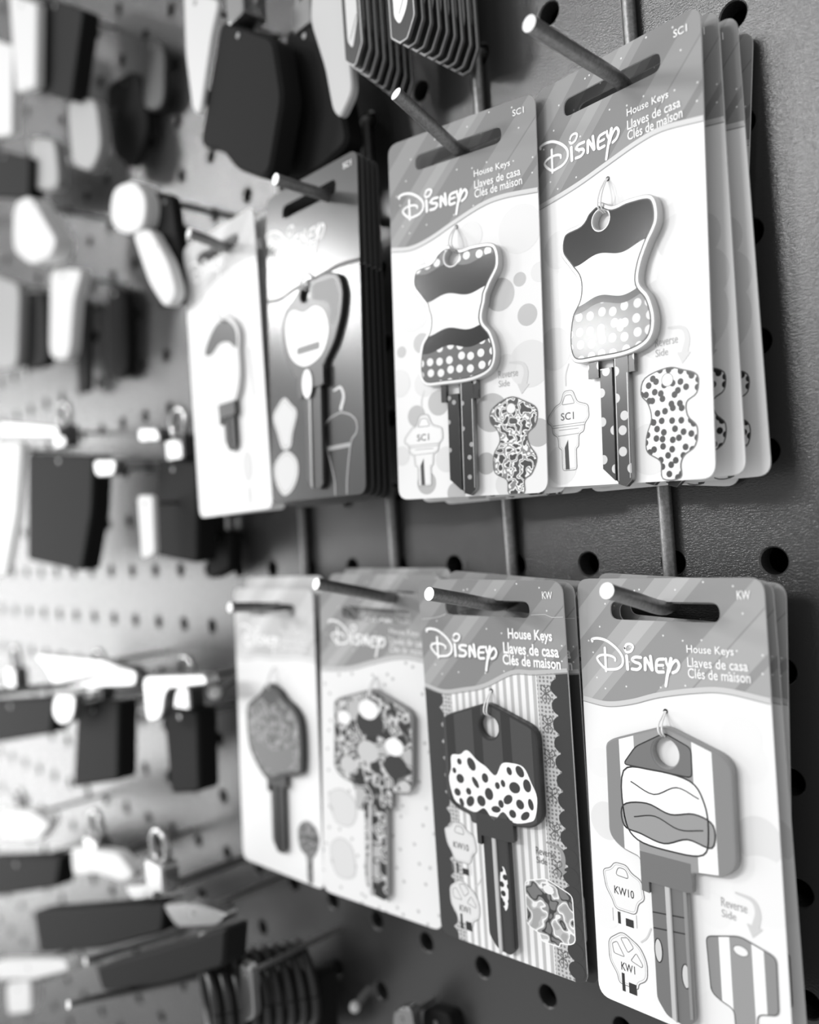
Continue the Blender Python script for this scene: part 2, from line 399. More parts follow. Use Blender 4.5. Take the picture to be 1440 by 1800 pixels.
def reverse_print(c, outl, mat, hole, arrow='ink_light', tmat='ink_line_light', dx=0, line='ink_line'):
    mb = MB(); y = -.09
    A = [(p.x + dx, p.y) for p in smooth_open([(13.6,-16.9),(17.2,-17.6),(18.3,-20),(17.6,-23)], 6)]
    ribbon(mb, A, .5, y, arrow, 1.7); ink(mb, [(15.6 + dx, -22.8), (19.2 + dx, -23.2), (16.8 + dx, -25.6)], y - .01, arrow)
    o = mb.build('printed_arrow', c)
    join_text('reverse_lettering', [('Reverse', (10.0 + dx, -20.7, 15.9 + dx, -18.7), 0), ('Side', (10.0 + dx, -23.0, 13.3 + dx, -21.3), 0)], y - .02, tmat, c)
    mb = MB(); P = clip([(a, b) for a, b in outl], CARD)
    ink(mb, P, y - .03, mat, [hole]); outline(mb, P, .3, y - .04, line); outline(mb, hole, .15, y - .045, line)
    ink(mb, hole, y - .035, 'ink_pale')
    mb.build('printed_reverse_key', c)
def captions(c, dx=0, mode='round', size=None, mat='ink_white'):
    if mode == 'round':
        items = [('House Keys', (4.8, 34.1, 16.0, 36.4), .1), ('Llaves de casa', (4.8, 31.4, 19.0, 33.6), .1), ('Clés de maison', (4.8, 28.9, 19.4, 31.2), .1)]
    else:
        items = [('House Keys', (6.5, 35.2, 20.2, 38.8), .28), ('Llaves de casa', (4.7, 31.9, 21.9, 35.0), .28), ('Clés de maison', (4.3, 28.9, 22.2, 31.8), .28)]
    join_text('caption_lettering', [(s, (b[0] + dx, b[1], b[2] + dx, b[3]), k) for s, b, k in items], -.12, mat, c)
    if size: text_mesh('corner_lettering', size, (18.0, 46.9, 21.0, 48.8) if size == 'KW' else (17.4, 47.2, 20.8, 48.9), -.12, mat, c, .1)
def loop(root, x, z, kx, kz):
    mb = MB()
    for s in (-.45, .45):
        P = [(x + s * .3, -.1, z), (x + s * .6, -1.2, z - 1), (x + s + .2 * (kx - x), -2.9, (z + kz) / 2), (kx + s, -3.2, kz + 1.0), (kx + s * .6, -1.2, kz - .3)]
        tube(mb, smooth3(P), .22, 'clear_loop', 8)
    o = mb.build('fastener_loop', root); o['label'] = 'clear plastic loop'
def smooth3(pts, n=5):
    P = [Vector(p) for p in pts]; P = [P[0] * 2 - P[1]] + P + [P[-1] * 2 - P[-2]]; out = []
    for i in range(1, len(P) - 2):
        p0, p1, p2, p3 = P[i - 1:i + 3]
        for k in range(n):
            t = k / n
            out.append(.5 * ((2 * p1) + (p2 - p0) * t + (2 * p0 - 5 * p1 + 4 * p2 - p3) * t * t + (3 * p1 - p0 - 3 * p2 + p3) * t ** 3))
    out.append(P[-2]); return out
def punched(c, x, z):
    mb = MB(); ink(mb, ellipse(x, z, .6, n=14), -.1, 'ink_black'); mb.build('punched_hole', c)
def key(root, outl, hole, rim, face, inset_d=1.0, th=2.2, extra=None, blade=None):
    y0 = -.35 - th; mb = MB()
    prism(mb, outl, y0, -.35, rim, rim, [hole], chamfer=.25)
    ink(mb, inset(outl, inset_d), y0 - .03, face, [inset(ccw(hole), -.5)])
    if extra: extra(mb, y0 - .05)
    kk = mb.build('key_blank', root)
    if blade: blade(kk)
    return kk
def blade_sc(mat1, mat2, xl=-4.9, xr=3.9, top=-20.5, shoulder=(-8.0, 5.4, -25.6), tip=-52.4, ridge='steel'):
    def f(kk):
        mb = MB(); s0, s1, sz = shoulder
        prism(mb, [(s0, top + 2), (s0, sz), (xl, sz), (xl, top), (xr, top), (xr, sz), (s1, sz), (s1, top + 2)], -1.9, -.7, mat1, mat2)
        m = xl + (xr - xl) * .42
        prism(mb, [(xl, sz + 2), (xl, tip + 4.6), (m, tip + 1.6), (m, sz + 2)][::-1], -1.5, -.6, mat1, mat2, chamfer=.12)
        prism(mb, [(m, sz + 4.5), (m, tip + 1.5), (m + 1.0, tip + .8), (m + 1.0, sz + 4.5)][::-1], -1.0, -.6, 'ink_black', 'ink_black')
        prism(mb, [(m + 1.0, sz + 7), (m + 1.0, tip + .7), (xr - 1.8, tip), (xr - .2, tip + 1.4), (xr, tip + 2.4), (xr, sz + 4)][::-1], -2.0, -.6, mat1, ridge, chamfer=.15)
        ribbon(mb, [(xr - .5, sz), (xr - .5, tip + 2)], .22, -2.05, ridge)
        ribbon(mb, [(m + 1.3, sz + 5), (m + 1.3, tip + 1.5)], .2, -2.05, ridge)
        mb.build('key_blade', kk)
    return f
def blade_kw(mat1, ridge, xl=-6.6, xr=2.9, top=-13.8, tip=-49.4, shoulder=(-8.6, 4.4, -19.0), side='rim_mid', extra=None, rx=(-2.7, -1.3)):
    def f(kk):
        mb = MB(); s0, s1, sz = shoulder
        prism(mb, [(s0, top + 1.5), (s0, sz - 2.4), (xl, sz - 2.6), (xl, sz), (xr, sz), (s1, sz + .2), (s1, top + 1.5)], -2.3, -.7, mat1, side)
        prism(mb, rounded([(xl, sz), (xl, tip + 4), (xl + 2.4, tip + .9), (xr - 2.2, tip), (xr, tip + 2), (xr, sz)], 1, 3), -1.7, -.6, mat1, side, chamfer=.15)
        prism(mb, [(rx[0], top - 1), (rx[0], tip + 1), (rx[1], tip + .6), (rx[1], top - 1)], -2.15, -1.6, ridge, ridge, chamfer=.2)
        prism(mb, [(xr - 1.1, sz), (xr - 1.1, tip + 2.4), (xr - .1, tip + 2.6), (xr - .1, sz)], -2.0, -1.6, side, side, chamfer=.15)
        if extra: extra(mb, -1.74)
        mb.build('key_blade', kk)
    return f
KWHEAD = rounded([(-16.6,11.6),(-14.6,13.0),(-.3,17.8),(13.6,13.0),(15.6,10.8),(15.4,-10.6),(12.4,-13.5),(4.6,-14.4),(4.4,-16),(-8.6,-16),(-8.8,-14.0),(-13.6,-13.0),(-17.0,-10.4)], 2.2, 5)
BOW_A = smooth_closed([(-2.6,16.2),(1.2,14.2),(6,14.4),(12.2,13.2),(13.4,7.5),(10.6,2.6),(8.6,-1.5),(8.0,-5.6),(10.6,-9.4),(11.8,-15),(10,-19.6),(4,-21.6),(-5,-21.6),(-11.6,-21.0),(-13.6,-16.5),(-12.6,-9.4),(-10.0,-5.4),(-9.8,-1),(-12.2,2.6),(-15.0,7.0),(-13.8,11.8),(-8.4,12.8),(-6,15.0)], 5)

# upper right card: plain wide bow key
def make_disc_card():
    r = empty('carded_key'); cir = [((12.9,-1.5),7,'ink_pale'),((16.5,3),5.2,'ink_faint'),((17,-6),6.2,'ink_faint'),((-19.6,-1.5),5,'ink_pale'),((-17.6,9),4.8,'ink_faint'),((12,15),5.4,'ink_pale'),((-20,-16),5.5,'ink_faint'),((13,-14.5),9.5,'ink_faint'),((-10,-30),6.5,'ink_pale'),((19,-36),6.5,'ink_pale'),((7.5,-44),6,'ink_faint'),((-19,-46),5,'ink_faint'),((-3,18),3.6,'ink_pale')]
    c = card(r, 'header_upper', 'card_white', curve_line(21.7, 22.6, 25.6, 28.4, 26.9), body_shapes=[(ellipse(x, z, q, n=36), m) for (x, z), q, m in cir])
    logo(c, -1.7, .4, 1.04); captions(c, -.4, size='SC1'); punched(c, -1.7, 22.0); sc1_diagram(c)
    out = smooth_closed([(12.9,-25.9),(16.6,-26.8),(20.4,-28.6),(20.2,-32.4),(17.6,-34.2),(17.8,-37.4),(20,-40),(19.4,-44),(16.6,-46),(15.6,-48),(15.4,-51),(10.9,-51),(10.4,-47),(7,-44.6),(6.9,-41),(8.4,-37),(7.6,-33.4),(5.8,-31),(7.0,-27.4)], 4)
    reverse_print(c, out, 'spotted_print', ellipse(12.9, -28.6, 1.5, n=16))
    def ex(mb, y):
        outline(mb, inset(BOW_A, 1.1), .3, y, 'ink_black'); ink(mb, ellipse(-3.2, -15.2, 1.1, 1.5, 16), y, 'ink_white'); ink(mb, ellipse(2.4, -14.4, 1.1, 1.5, 16), y, 'ink_white')
    key(r, BOW_A, ellipse(-2.3, 11.8, 2.3, n=24), 'rim_light', 'head_top', 1.1, extra=ex, blade=blade_sc('blade_spots', 'brushed_blade'))
    loop(r, -1.7, 22.0, -2.1, 14.0); return r
def make_polka_card():
    r = empty('carded_key')
    cir = [((17.9,4.4),1.9,'dots_grey'),((19.8,-5.2),2.9,'dots_grey'),((-21.4,-9),1.7,'dots_grey'),((-16.8,-28),3.1,'dots_grey'),((-14,-47.2),3.3,'dots_grey'),((5.9,-43),3.0,'dots_grey'),((8.0,-29.5),5.2,'dots_grey'),((21.8,-36),3.7,'dots_grey'),((20,-18),6.2,'dots_pale'),((18.4,17.5),6.4,'dots_pale'),((23.8,5.2),2.6,'dots_pale'),((-17,2.5),6.5,'dots_pale'),((-15.5,14.5),3.4,'dots_pale'),((-14.2,-7.5),2.9,'dots_grey'),((-13.6,-19.2),3.6,'dots_pale'),((11.8,1.5),4.4,'dots_grey'),((-22.6,-18),4,'dots_pale'),((-9,-25),3.6,'dots_grey'),((-7,-41),3.6,'dots_pale'),((-22.5,-39),2.8,'dots_pale'),((13,-17.5),3.0,'dots_pale'),((-4,-50.5),3.0,'dots_grey'),((12,-49),3.4,'dots_pale'),((3,19),4,'dots_pale')]
    c = card(r, 'header_upper', 'card_white', curve_line(21.2, 20.2, 23.9, 27.3, 26.4), body_shapes=[(ellipse(x, z, q, n=36), m) for (x, z), q, m in cir])
    logo(c, -.4, -.6, .98); captions(c, .2, size='SC1'); punched(c, -1.2, 22.6); sc1_diagram(c, 1.8, -.6)
    out = smooth_closed([(14.4,-26),(18,-27.4),(21.6,-29.8),(21.2,-33.8),(18.8,-36),(19.2,-39),(21.2,-42.4),(19.6,-46.4),(17.4,-48),(17.1,-51.4),(12.7,-51.4),(12.2,-47.8),(8.6,-45.6),(8.4,-41),(10.4,-37.5),(9.8,-34.4),(7.7,-32),(8,-29),(10.9,-27)], 4)
    reverse_print(c, out, 'blotch_print', ellipse(14.1, -29.0, 1.4, n=16), dx=.6)
    P = [(a - .2, b * .97 + (1.6 if b > 0 else .3)) for a, b in BOW_A]
    def ex(mb, y): outline(mb, inset(P, 1.1), .3, y, 'ink_black')
    key(r, P, ellipse(-1.5, 13.8, 2.3, n=24), 'rim_light', 'head_polka', 1.1, extra=ex, blade=blade_sc('blade_dark_spots', 'brushed_blade', -5.1, 3.8, -19.8, (-6.8, 5.2, -25.4), -51.4))
    loop(r, -1.2, 22.6, -1.4, 16); return r
def make_stripe_card():
    r = empty('carded_key'); cir = [((17.5,12),5,'ink_pale'),((19.5,-4.5),5.2,'ink_faint'),((20,-15),7.4,'ink_pale'),((-20,6),3.6,'ink_pale'),((-19,-8),4.6,'ink_faint'),((8,-45),5,'ink_pale'),((17,17),4.6,'ink_pale'),((-21,-30),4.5,'ink_pale'),((8,-22),4,'ink_pale')]
    c = card(r, 'header_mid', 'card_white', curve_line(21.6, 20.9, 24.4, 26.9, 25.6), body_shapes=[(ellipse(x, z, q, n=36), m) for (x, z), q, m in cir])
    logo(c, 0, 0); captions(c, .5, size='KW'); punched(c, -1.0, 20.7); kw_diagrams(c)
    reverse_print(c, rounded([(5.9,-28.4),(13.9,-26.1),(21.7,-28.2),(21.5,-40.2),(16.8,-41.6),(16.6,-46.5),(11.7,-46.5),(11.6,-42.4),(8.6,-41.6),(6.4,-40.4)], 1.3, 4), 'stripes_kw_small', ellipse(13.9, -29.2, 1.7, 1.1, 16))
    def ex(mb, y):
        ink(mb, rounded([(-11.8,7.4),(-8.2,12.0),(-.3,16.2),(6.2,13.6),(6.0,7.0)], 1.2, 4), y, 'ink_mid', [ellipse(-.4, 11.6, 3.7, n=24)])
        outline(mb, rounded([(-11.8,7.4),(-8.2,12.0),(-.3,16.2),(6.2,13.6),(6.0,7.0)], 1.2, 4), .3, y - .01, 'ink_black')
        pan = smooth_closed([(-11.8,5.8),(-4,7.2),(5.4,6.2),(8.6,1.8),(9.2,-4.5),(7.6,-9.6),(0,-10.6),(-9,-9.8),(-12.2,-5)], 5); ink(mb, pan, y - .01, 'ink_white'); outline(mb, pan, .4, y - .02, 'ink_black')
        b = smooth_closed([(-12.4,-2.4),(-6,-.8),(0,-2.2),(6,-1.0),(10.4,-2.6),(9.8,-7.6),(4,-7.0),(-2,-9.2),(-8,-8.2),(-12.4,-7.2)], 5); ink(mb, b, y - .02, 'ink_grey'); outline(mb, b, .38, y - .03, 'ink_black')
        for q in ([(-10,3.6),(-4,1.6),(2,4.2),(7.4,2.6)], [(-9.6,-4.6),(-4,-3.4),(2,-5.2),(8,-4.2)]): ribbon(mb, [(p.x, p.y) for p in smooth_open(q, 5)], .3, y - .035, 'ink_black', caps=False)
    def bx(mb, y):
        for cx, cz in ((-5.4,-34.5),(1.3,-38.2)):
            ink(mb, ellipse(cx, cz, 1.0, 2.7, 20), y, 'ink_light'); outline(mb, ellipse(cx, cz, 1.0, 2.7, 20), .25, y - .01, 'ink_black')
        ribbon(mb, [(-6.4,-26),(2.6,-25)], .3, y, 'ink_black'); ribbon(mb, [(-6.4,-29.6),(2.6,-28.6)], .3, y, 'ink_black')
    key(r, KWHEAD, ellipse(-.4, 11.6, 3.4, n=28), 'rim_mid', 'stripes_kw', .45, th=1.9, extra=ex, blade=blade_kw('ink_mid', 'ink_band', side='rim_mid', extra=bx, tip=-49.8))
    loop(r, -1.0, 20.7, -.6, 15.2); return r
def make_scallop_card():
    r = empty('carded_key')
    CV = curve_line(20.9, 19.6, 22.6, 27.6, 28.9)
    def cz(x):
        for (ax, az_), (bx, bz) in zip(CV, CV[1:]):
            if ax <= x <= bx: return az_ + (bz - az_) * (x - ax) / (bx - ax) - .05
        return CV[0][1] - .05 if x < 0 else CV[-1][1] - .05
    def under(x0, x1): return [(x0, -60), (x1, -60)] + [(x1 + (x0 - x1) * t / 8, cz(x1 + (x0 - x1) * t / 8)) for t in range(9)]
    sh = [(under(-15, 15), 'candy_stripe'), (under(14.6, 20.6), 'lace'), (under(-20.6, -14.4), 'lace'), (under(20.4, 24), 'ink_dark'), (under(-24, -18.9), 'ink_dark')]
    for i in range(16):
        z = 24.2 - i * 4.85
        sh.append((ellipse(21.1, z, 2.4, 2.3, 22), 'ink_dark')); sh.append((ellipse(-19.4, z - 7, 1.9, 2.3, 22), 'ink_dark'))
    c = card(r, 'header_deep', 'candy_stripe', curve_line(20.9, 19.6, 22.6, 27.6, 28.9), body_shapes=sh, line='ink_band', edge='card_edge')
    for z in (22.4, 14.4, 5.6, -4, -13.4, -23, -46.5):      # small printed flourishes on the lace strip
        mb = MB()
        for s in (-1, 1):
            for q in ([(17.2, z), (17.2 + s * 1.4, z + .9), (17.2 + s * 1.1, z + 2.1), (17.2 + s * .2, z + 1.4)], [(17.2, z), (17.2 + s * 1.2, z - 1), (17.2 + s * .9, z - 2.2)]):
                ribbon(mb, [(p.x, p.y) for p in smooth_open(q, 4)], .22, -.1, 'ink_line', caps=False)
        ribbon(mb, [(17.2, z - 2.4), (17.2, z + 1.6)], .22, -.102, 'ink_line', caps=False)
        mb.build('printed_flourish', c)
    for q in ([(-23.4, 40.0), (-20, 40.3), (-16.6, 41.0), (-14.4, 41.8)], [(14.2, 42.6), (18.5, 42.9), (20.5, 42.2), (23.8, 42.4)]):
        mb = MB(); ribbon(mb, q, .18, -.1, 'ink_light', caps=False); mb.build('paper_crease', c)
    logo(c, -1.2, .4, 1.03, shadow='ink_mid'); captions(c, 0, 'bold', size='KW'); punched(c, -.2, 21.4); kw_diagrams(c, .6, 'ink_faint')
    reverse_print(c, rounded([(6.8,-28.8),(13.6,-26.6),(21.2,-29.2),(21.2,-41.2),(19.4,-42.4),(16.6,-42.6),(16.4,-43.8),(10.8,-43.8),(10.6,-42),(6.6,-40.6)], 1.3, 4), 'reverse_print', ellipse(14.1, -29.4, 1.6, 1.1, 16), dx=.9, line='ink_white', arrow='ink_grey', tmat='ink_line')
    P = [(x * .985 - .1, z * 1.0 + (.8 if z > 10 else .4)) for x, z in KWHEAD]
    def ex(mb, y):
        fur = [(-13.6,2.0),(-11,3.4),(-8,4.2),(-5,2.6),(-2,.6),(1,-.6),(3.2,2.2),(6.4,3.6),(10,2.4),(12.6,-.6),(13.6,-5),(13.2,-9.6),(10.6,-12.0),(6,-12.4),(2.6,-10.8),(-.6,-13),(-3.4,-11),(-7,-12),(-10.8,-11.8),(-14.2,-9.6),(-15,-5),(-14.6,-1)]
        ink(mb, smooth_closed([(a * (1 + .02 * (-1) ** i), b + .35 * (-1) ** i) for i, (a, b) in enumerate(fur)], 4), y, 'ink_white')
        rnd = random.Random(4)
        for cx, cz, rx, rz, ro in ((-11.2,1.0,.8,.9,0),(-7.0,.9,1.3,1.9,.5),(-11.3,-3.8,1.3,1.3,.3),(-8.6,-6.9,.9,1.0,.2),(-6.0,-4.0,.8,1.7,.6),(-12.6,-7.8,1.1,1.1,0),(-8.2,-9.6,1.5,1.2,.9),(-11.3,-10.4,.7,1.2,.4),(-4.4,-8.8,1.3,1.5,.2),
                (5.6,1.0,.8,1.1,.3),(9.0,1.4,1.1,1.6,.6),(7.0,-3.2,1.7,1.5,.2),(11.0,-2.0,1.2,1.7,.1),(11.8,-6.8,.8,1.5,.2),(8.4,-7.4,1.2,1.3,.5),(4.6,-6.8,1.5,1.1,.7),(9.8,-10.2,1.5,.9,.7),(5.8,-10.4,1.0,1.1,0),(.4,-10.2,1.4,.9,.2),(3.3,-2.7,.7,1,.2)):
            ink(mb, smooth_closed(ellipse(cx, cz, rx * (1 + .15 * rnd.random()), rz, 9, ro), 3), y - .02, 'ink_dark')
        for cx, cz, rx in ((-2.6,-2.2,1.1),(-1.6,-6.4,1.4),(1.4,-3.6,.8),(-13.2,-1.8,.7),(2.2,-8.4,.9)): ink(mb, ellipse(cx, cz, rx, rx * 1.2, 16), y - .025, 'ink_dark')
    key(r, P, ellipse(-.3, 12.0, 3.2, n=28), 'rim_dark', 'dark_panels', .5, th=1.9, extra=ex, blade=blade_kw('ink_dark', 'ink_band', -5.2, 3.6, side='rim_dark', tip=-50, shoulder=(-6.6, 5.6, -18.4), extra=lambda mb, y: ink(mb, ellipse(1.0, -31.8, 1.3, 6, 24), y, 'spotted_print'), rx=(-2.0, -.6)))
    loop(r, -.2, 21.4, -.3, 15.0); return r
def make_dark_card():
    r = empty('carded_key'); c = card(r, 'dark_header', 'dark_card', curve_line(16.6, 15.8, 17.6, 18.9, 18.2), line='dark_edge', edge='dark_edge')
    logo(c, .4, 1.0, 1.35); text_mesh('corner_lettering', 'SC1', (17.6, 47.6, 21.4, 49.3), -.12, 'ink_white', c, .1)
    mb = MB()
    for P in ([(-15.7,-17.4),(-12,-20),(-9.0,-23.2),(-11.6,-29.6),(-13,-34),(-17.6,-34),(-20,-29),(-22.4,-23),(-19.4,-19.4)], [(-15.7,-35),(-9.6,-38.4),(-9.4,-44),(-13,-48.4),(-17.6,-49.4),(-21.6,-45),(-22.2,-39)]):
        Q = smooth_closed(P, 4); ink(mb, Q, -.09, 'ink_light'); outline(mb, inset(Q, 1), .3, -.1, 'ink_grey')
    mb.build('printed_key_diagram', c)
    mb = MB()
    ribbon(mb, [(p.x, p.y) for p in smooth_open([(10.5,-19),(13.6,-18.6),(15,-21.4),(13.6,-25)], 6)], .7, -.09, 'ink_light', 1.4)
    ribbon(mb, [(p.x, p.y) for p in smooth_open([(9.8,-51),(9.4,-45.8),(6.2,-36),(5.6,-33),(5.4,-29.6),(8,-27.4),(11,-26.6),(13.4,-26.2),(15.4,-26.6),(18.2,-27.6),(20.6,-29.8),(20.6,-33),(17.8,-36),(15.8,-45.6),(15.4,-51)], 5)], .55, -.09, 'ink_grey')
    ribbon(mb, [(6.6,-36.6), (17.2,-36.4)], 1.3, -.09, 'ink_grey'); mb.build('printed_reverse_key', c)
    out = smooth_closed([(-1,17.6),(4,17.2),(10,17.4),(15.6,15.4),(17.8,10),(17.0,4),(15.2,-.5),(12.8,-5),(8.6,-9.6),(6.8,-12.6),(-6,-12.6),(-9.4,-9),(-12.6,-4),(-14.2,4),(-12.6,10),(-7,13.6)], 5)
    def ex(mb, y):
        ink(mb, smooth_closed([(-12,5),(-8.4,9.6),(-2,7.6),(4,8.4),(8.8,5.4),(10.4,-1),(6.6,-7.4),(-2,-9.6),(-9.6,-5)], 4), y, 'ink_white')
        ink(mb, rounded([(2.4,11),(3,15.6),(13.6,15.0),(16,9.6),(14.6,1.8),(11.6,.6),(11,8)], 1.4, 4), y, 'ink_mid')
        ink(mb, rounded([(-6,-3),(6,-3),(6,-5.4),(-6,-5.4)], .8, 3), y - .01, 'ink_mid')
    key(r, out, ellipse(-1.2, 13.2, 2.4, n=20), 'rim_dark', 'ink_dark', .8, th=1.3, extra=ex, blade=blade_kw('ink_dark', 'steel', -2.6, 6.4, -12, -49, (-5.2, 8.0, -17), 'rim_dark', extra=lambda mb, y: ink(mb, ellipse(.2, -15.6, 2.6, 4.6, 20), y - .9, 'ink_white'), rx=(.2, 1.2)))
    loop(r, -.8, 20.5, -1, 15); return r
def make_party_card():
    r = empty('carded_key'); c = card(r, 'header_mid', 'body_marks', curve_line(24.2, 24.8, 28.4, 31.6, 30.4))
    logo(c, .2, 4.0); join_text('caption_lettering', [('House Keys', (5.2, 38, 16.6, 40.2), .02), ('Llaves de casa', (5.2, 35.2, 19.2, 37.4), .02), ('Clés de maison', (5.2, 32.6, 19.6, 34.8), .02)], -.12, 'ink_white', c)
    mb = MB()
    for P in ([(-20.9,-18.0),(-17.4,-15.6),(-14,-15.6),(-10,-18.3),(-9.4,-22.8),(-12.0,-26.9),(-17.8,-26.9),(-20.2,-22.4)], [(-20.3,-34.8),(-16.2,-31.9),(-11.4,-34.2),(-9.9,-41.6),(-12.6,-44.6),(-17.9,-44.6),(-20.3,-39.8)]):
        Q = smooth_closed(P, 4); ink(mb, Q, -.09, 'ink_faint'); outline(mb, Q, .35, -.1, 'ink_light')
    mb.build('printed_key_diagram', c)
    P = [(x * 1.0, z + 2.8 if z > 0 else z + 2.4) for x, z in KWHEAD]
    def ex(mb, y):
        for cx, cz, q, m in ((-2,13.6,4.0,'ink_white'),(-1.4,9.4,5.6,'ink_dark'),(8.2,3.2,3.6,'ink_white'),(8.6,-3.0,4.6,'ink_dark'),(-10.6,-5.6,3.4,'ink_light'),(-12.2,9.6,2.8,'ink_white'),(12.2,-8.6,2.2,'ink_light'),(-2.4,0,4.4,'ink_light')):
            ink(mb, ellipse(cx, cz, q, q * .8, 22), y - .01 * (m != 'ink_dark'), m)
    key(r, P, ellipse(-.4, 15.8, 1.2, n=20), 'rim_mid', 'party_print', .6, th=1.9, extra=ex, blade=blade_kw('party_print', 'ink_light', -4.6, 5.4, -11.4, -47.2, (-7.6, 7.0, -17.0)))
    loop(r, -.6, 24.0, -.5, 18.0); return r
def make_pale_card():
    r = empty('carded_key'); c = card(r, 'header_pale', 'card_white', curve_line(25.4, 25.2, 26.4, 27.6, 27.0), line='ink_faint')
    logo(c, .4, 1.0); join_text('caption_lettering', [('House Keys', (5.2, 35, 16.6, 37.2), .02), ('Llaves de casa', (5.2, 32.2, 19.2, 34.4), .02), ('Clés de maison', (5.2, 29.6, 19.6, 31.8), .02)], -.12, 'ink_white', c)
    mb = MB(); ink(mb, smooth_closed([(10.6,-34),(13.4,-30.6),(17.4,-29.6),(21.4,-31.8),(22.4,-36),(20.4,-40.4),(18.6,-42.4),(18.2,-50.5),(15.4,-50.5),(15,-42.4),(11.6,-40)], 4), -.09, 'fruit_print'); mb.build('printed_reverse_key', c)
    P = smooth_closed([(-5.6,13.4),(-1,17.2),(5.4,15.4),(9,12.4),(14.6,9.6),(18.0,4),(17.8,-10.6),(14.6,-13.6),(7.4,-15),(0,-17.6),(-5.4,-16.6),(-12.6,-9.2),(-14.6,-2),(-14.2,7.6),(-9.6,11)], 4)
    def ex(mb, y):
        ink(mb, smooth_closed([(-3,15.2),(1,16.4),(5,14),(4,10.6),(0,9.6),(-4,11.6)], 4), y, 'ink_dark')
        ink(mb, smooth_closed([(-11,-4),(2,-6.4),(12.6,-4),(11.4,-11),(2,-14),(-7,-12)], 4), y, 'ink_mid')
    key(r, P, ellipse(.4, 13.2, 1.6, n=20), 'rim_dark', 'fruit_print', 1.6, th=2.4, extra=ex, blade=blade_kw('ink_dark', 'ink_dark', -2.4, 5.6, -14.6, -43.6, (-3.6, 7.6, -19.4), 'rim_dark', rx=(.6, 1.8)))
    loop(r, .4, 23, .4, 15); return r
def make_short_card():
    r = empty('carded_key'); c = card(r, 'header_pale', 'card_white', curve_line(29, 29.6, 32.6, 34.4, 33.8), line='ink_faint')
    logo(c, .4, 7); mb = MB()
    ink(mb, ellipse(10.5, -36, 3.2, 5.5, 20), -.09, 'ink_light'); ink(mb, ellipse(10.6, -46, 1.5, 3.5, 18), -.09, 'ink_light')
    ribbon(mb, [(16, 4), (17.4, -12)], 1.4, -.09, 'ink_light'); mb.build('printed_reverse_key', c)
    P = smooth_closed([(-2,17.6),(4,18.4),(9.6,16),(13.2,11),(12.6,4.4),(12.4,-4),(9.6,-11),(4,-15.2),(-3.6,-14.6),(-8.8,-8),(-10.4,0),(-11.4,7),(-8,12.4)], 4)
    def ex(mb, y):
        ink(mb, smooth_closed([(-9.8,7.4),(-6.8,12),(-1.6,16),(4,17),(9,14.6),(11.8,10.6),(11,5.4),(6.6,8.4),(.6,9),(-5,6.4)], 4), y, 'ink_dark')
    key(r, P, ellipse(3.8, 14.4, 1.6, n=20), 'rim_light', 'ink_faint', .8, th=1.6, extra=ex, blade=blade_kw('ink_dark', 'ink_dark', -.6, 6.6, -14, -30, (-2.4, 8.2, -17.4), 'rim_dark', rx=(2, 3.2)))
    loop(r, 2, 24, 3.8, 16); return r

def place(o, loc, rot): o.location = Vector(loc) * S; o.rotation_euler = Euler([math.radians(a) for a in rot])
def stack(proto, poses, labels, group):
    for i, (p, lb) in enumerate(zip(poses, labels)):
        o = proto if i == 0 else copy_tree(proto)
        place(o, *p); tag(o, lb, 'key card', group)

stack(make_disc_card(), [((-25.2,-16.6,72.0),(-1.2,1.84,-4.1)), ((-22.4,-11.8,71.8),(-.9,.3,-2.6)), ((-19.8,-7.4,71.0),(-.5,-.3,-1.2)), ((-24.2,-2.4,71.6),(-.1,6.2,0))],
      ['front white key card of the upper right stack, faint circles, wide waisted key', 'key card right behind the front one of the upper right stack', 'third key card back in the upper right stack', 'rearmost key card of the upper right stack, lying against the pegboard'], 'key cards stacked on the upper right hook')
stack(make_polka_card(), [((-70.4,-22.1,72.3),(-1.1,1.9,9.8)), ((-69.0,-16.6,71.6),(-1.2,.6,7)), ((-67.5,-11.0,71.0),(-1.0,-.2,4))],
      ['white key card printed with grey dots, polka-dot key, second from right, upper row', 'key card just behind the grey-dotted front card in the upper row', 'rearmost of the cards behind the grey-dotted key card'], 'dotted key cards on the second upper hook')
pr = make_dark_card()
stack(pr, [((-127.6,-30.3,75.8),(-2.8,.46,.1))], ['glossy black key card with a dark key and glare, front of the dark stack'], 'black key cards on the third upper hook')
for i in range(4):     # the cards behind show only their edges
    r = empty('carded_key'); 
    for ch in pr.children:
        if ch.name.startswith('card'): c2 = ch.copy(); COL.objects.link(c2); c2.parent = r
    place(r, (-126.9 + .35 * i, -28.6 + 1.75 * i, 75.4 - .5 * i), (-2.6 + .15 * i, .3 - .12 * i, .2 + .2 * i))
    tag(r, ['black card edge directly behind the glossy black front key card', 'second black card edge behind the glossy black key card', 'third black card edge behind the glossy black key card', 'rearmost black card edge, beside the left edge of the grey-dotted card'][i], 'key card', 'black key cards on the third upper hook')
stack(make_short_card(), [((-178.0,-31.5,74.0),(-.8,-1.0,.3)), ((-177.4,-26.0,74),(-.6,.2,-.4))],
      ['blurred white key card with a dark-topped key, leftmost in the upper row', 'card behind the leftmost white key card of the upper row'], 'white key cards on the fourth upper hook')
stack(make_stripe_card(), [((-19.0,-18.6,-53.9),(-2.3,-.4,-.6)), ((-18.6,-14.0,-54.8),(-1.0,-.5,-.3)), ((-20.6,-9.4,-54.4),(-.2,3.0,.2))],
      ['white key card with a striped house-shaped key, front of the lower right stack', 'key card behind the striped-key front card of the lower right stack', 'tilted rearmost key card of the lower right stack, corner peeking over the top'], 'key cards stacked on the lower right hook')
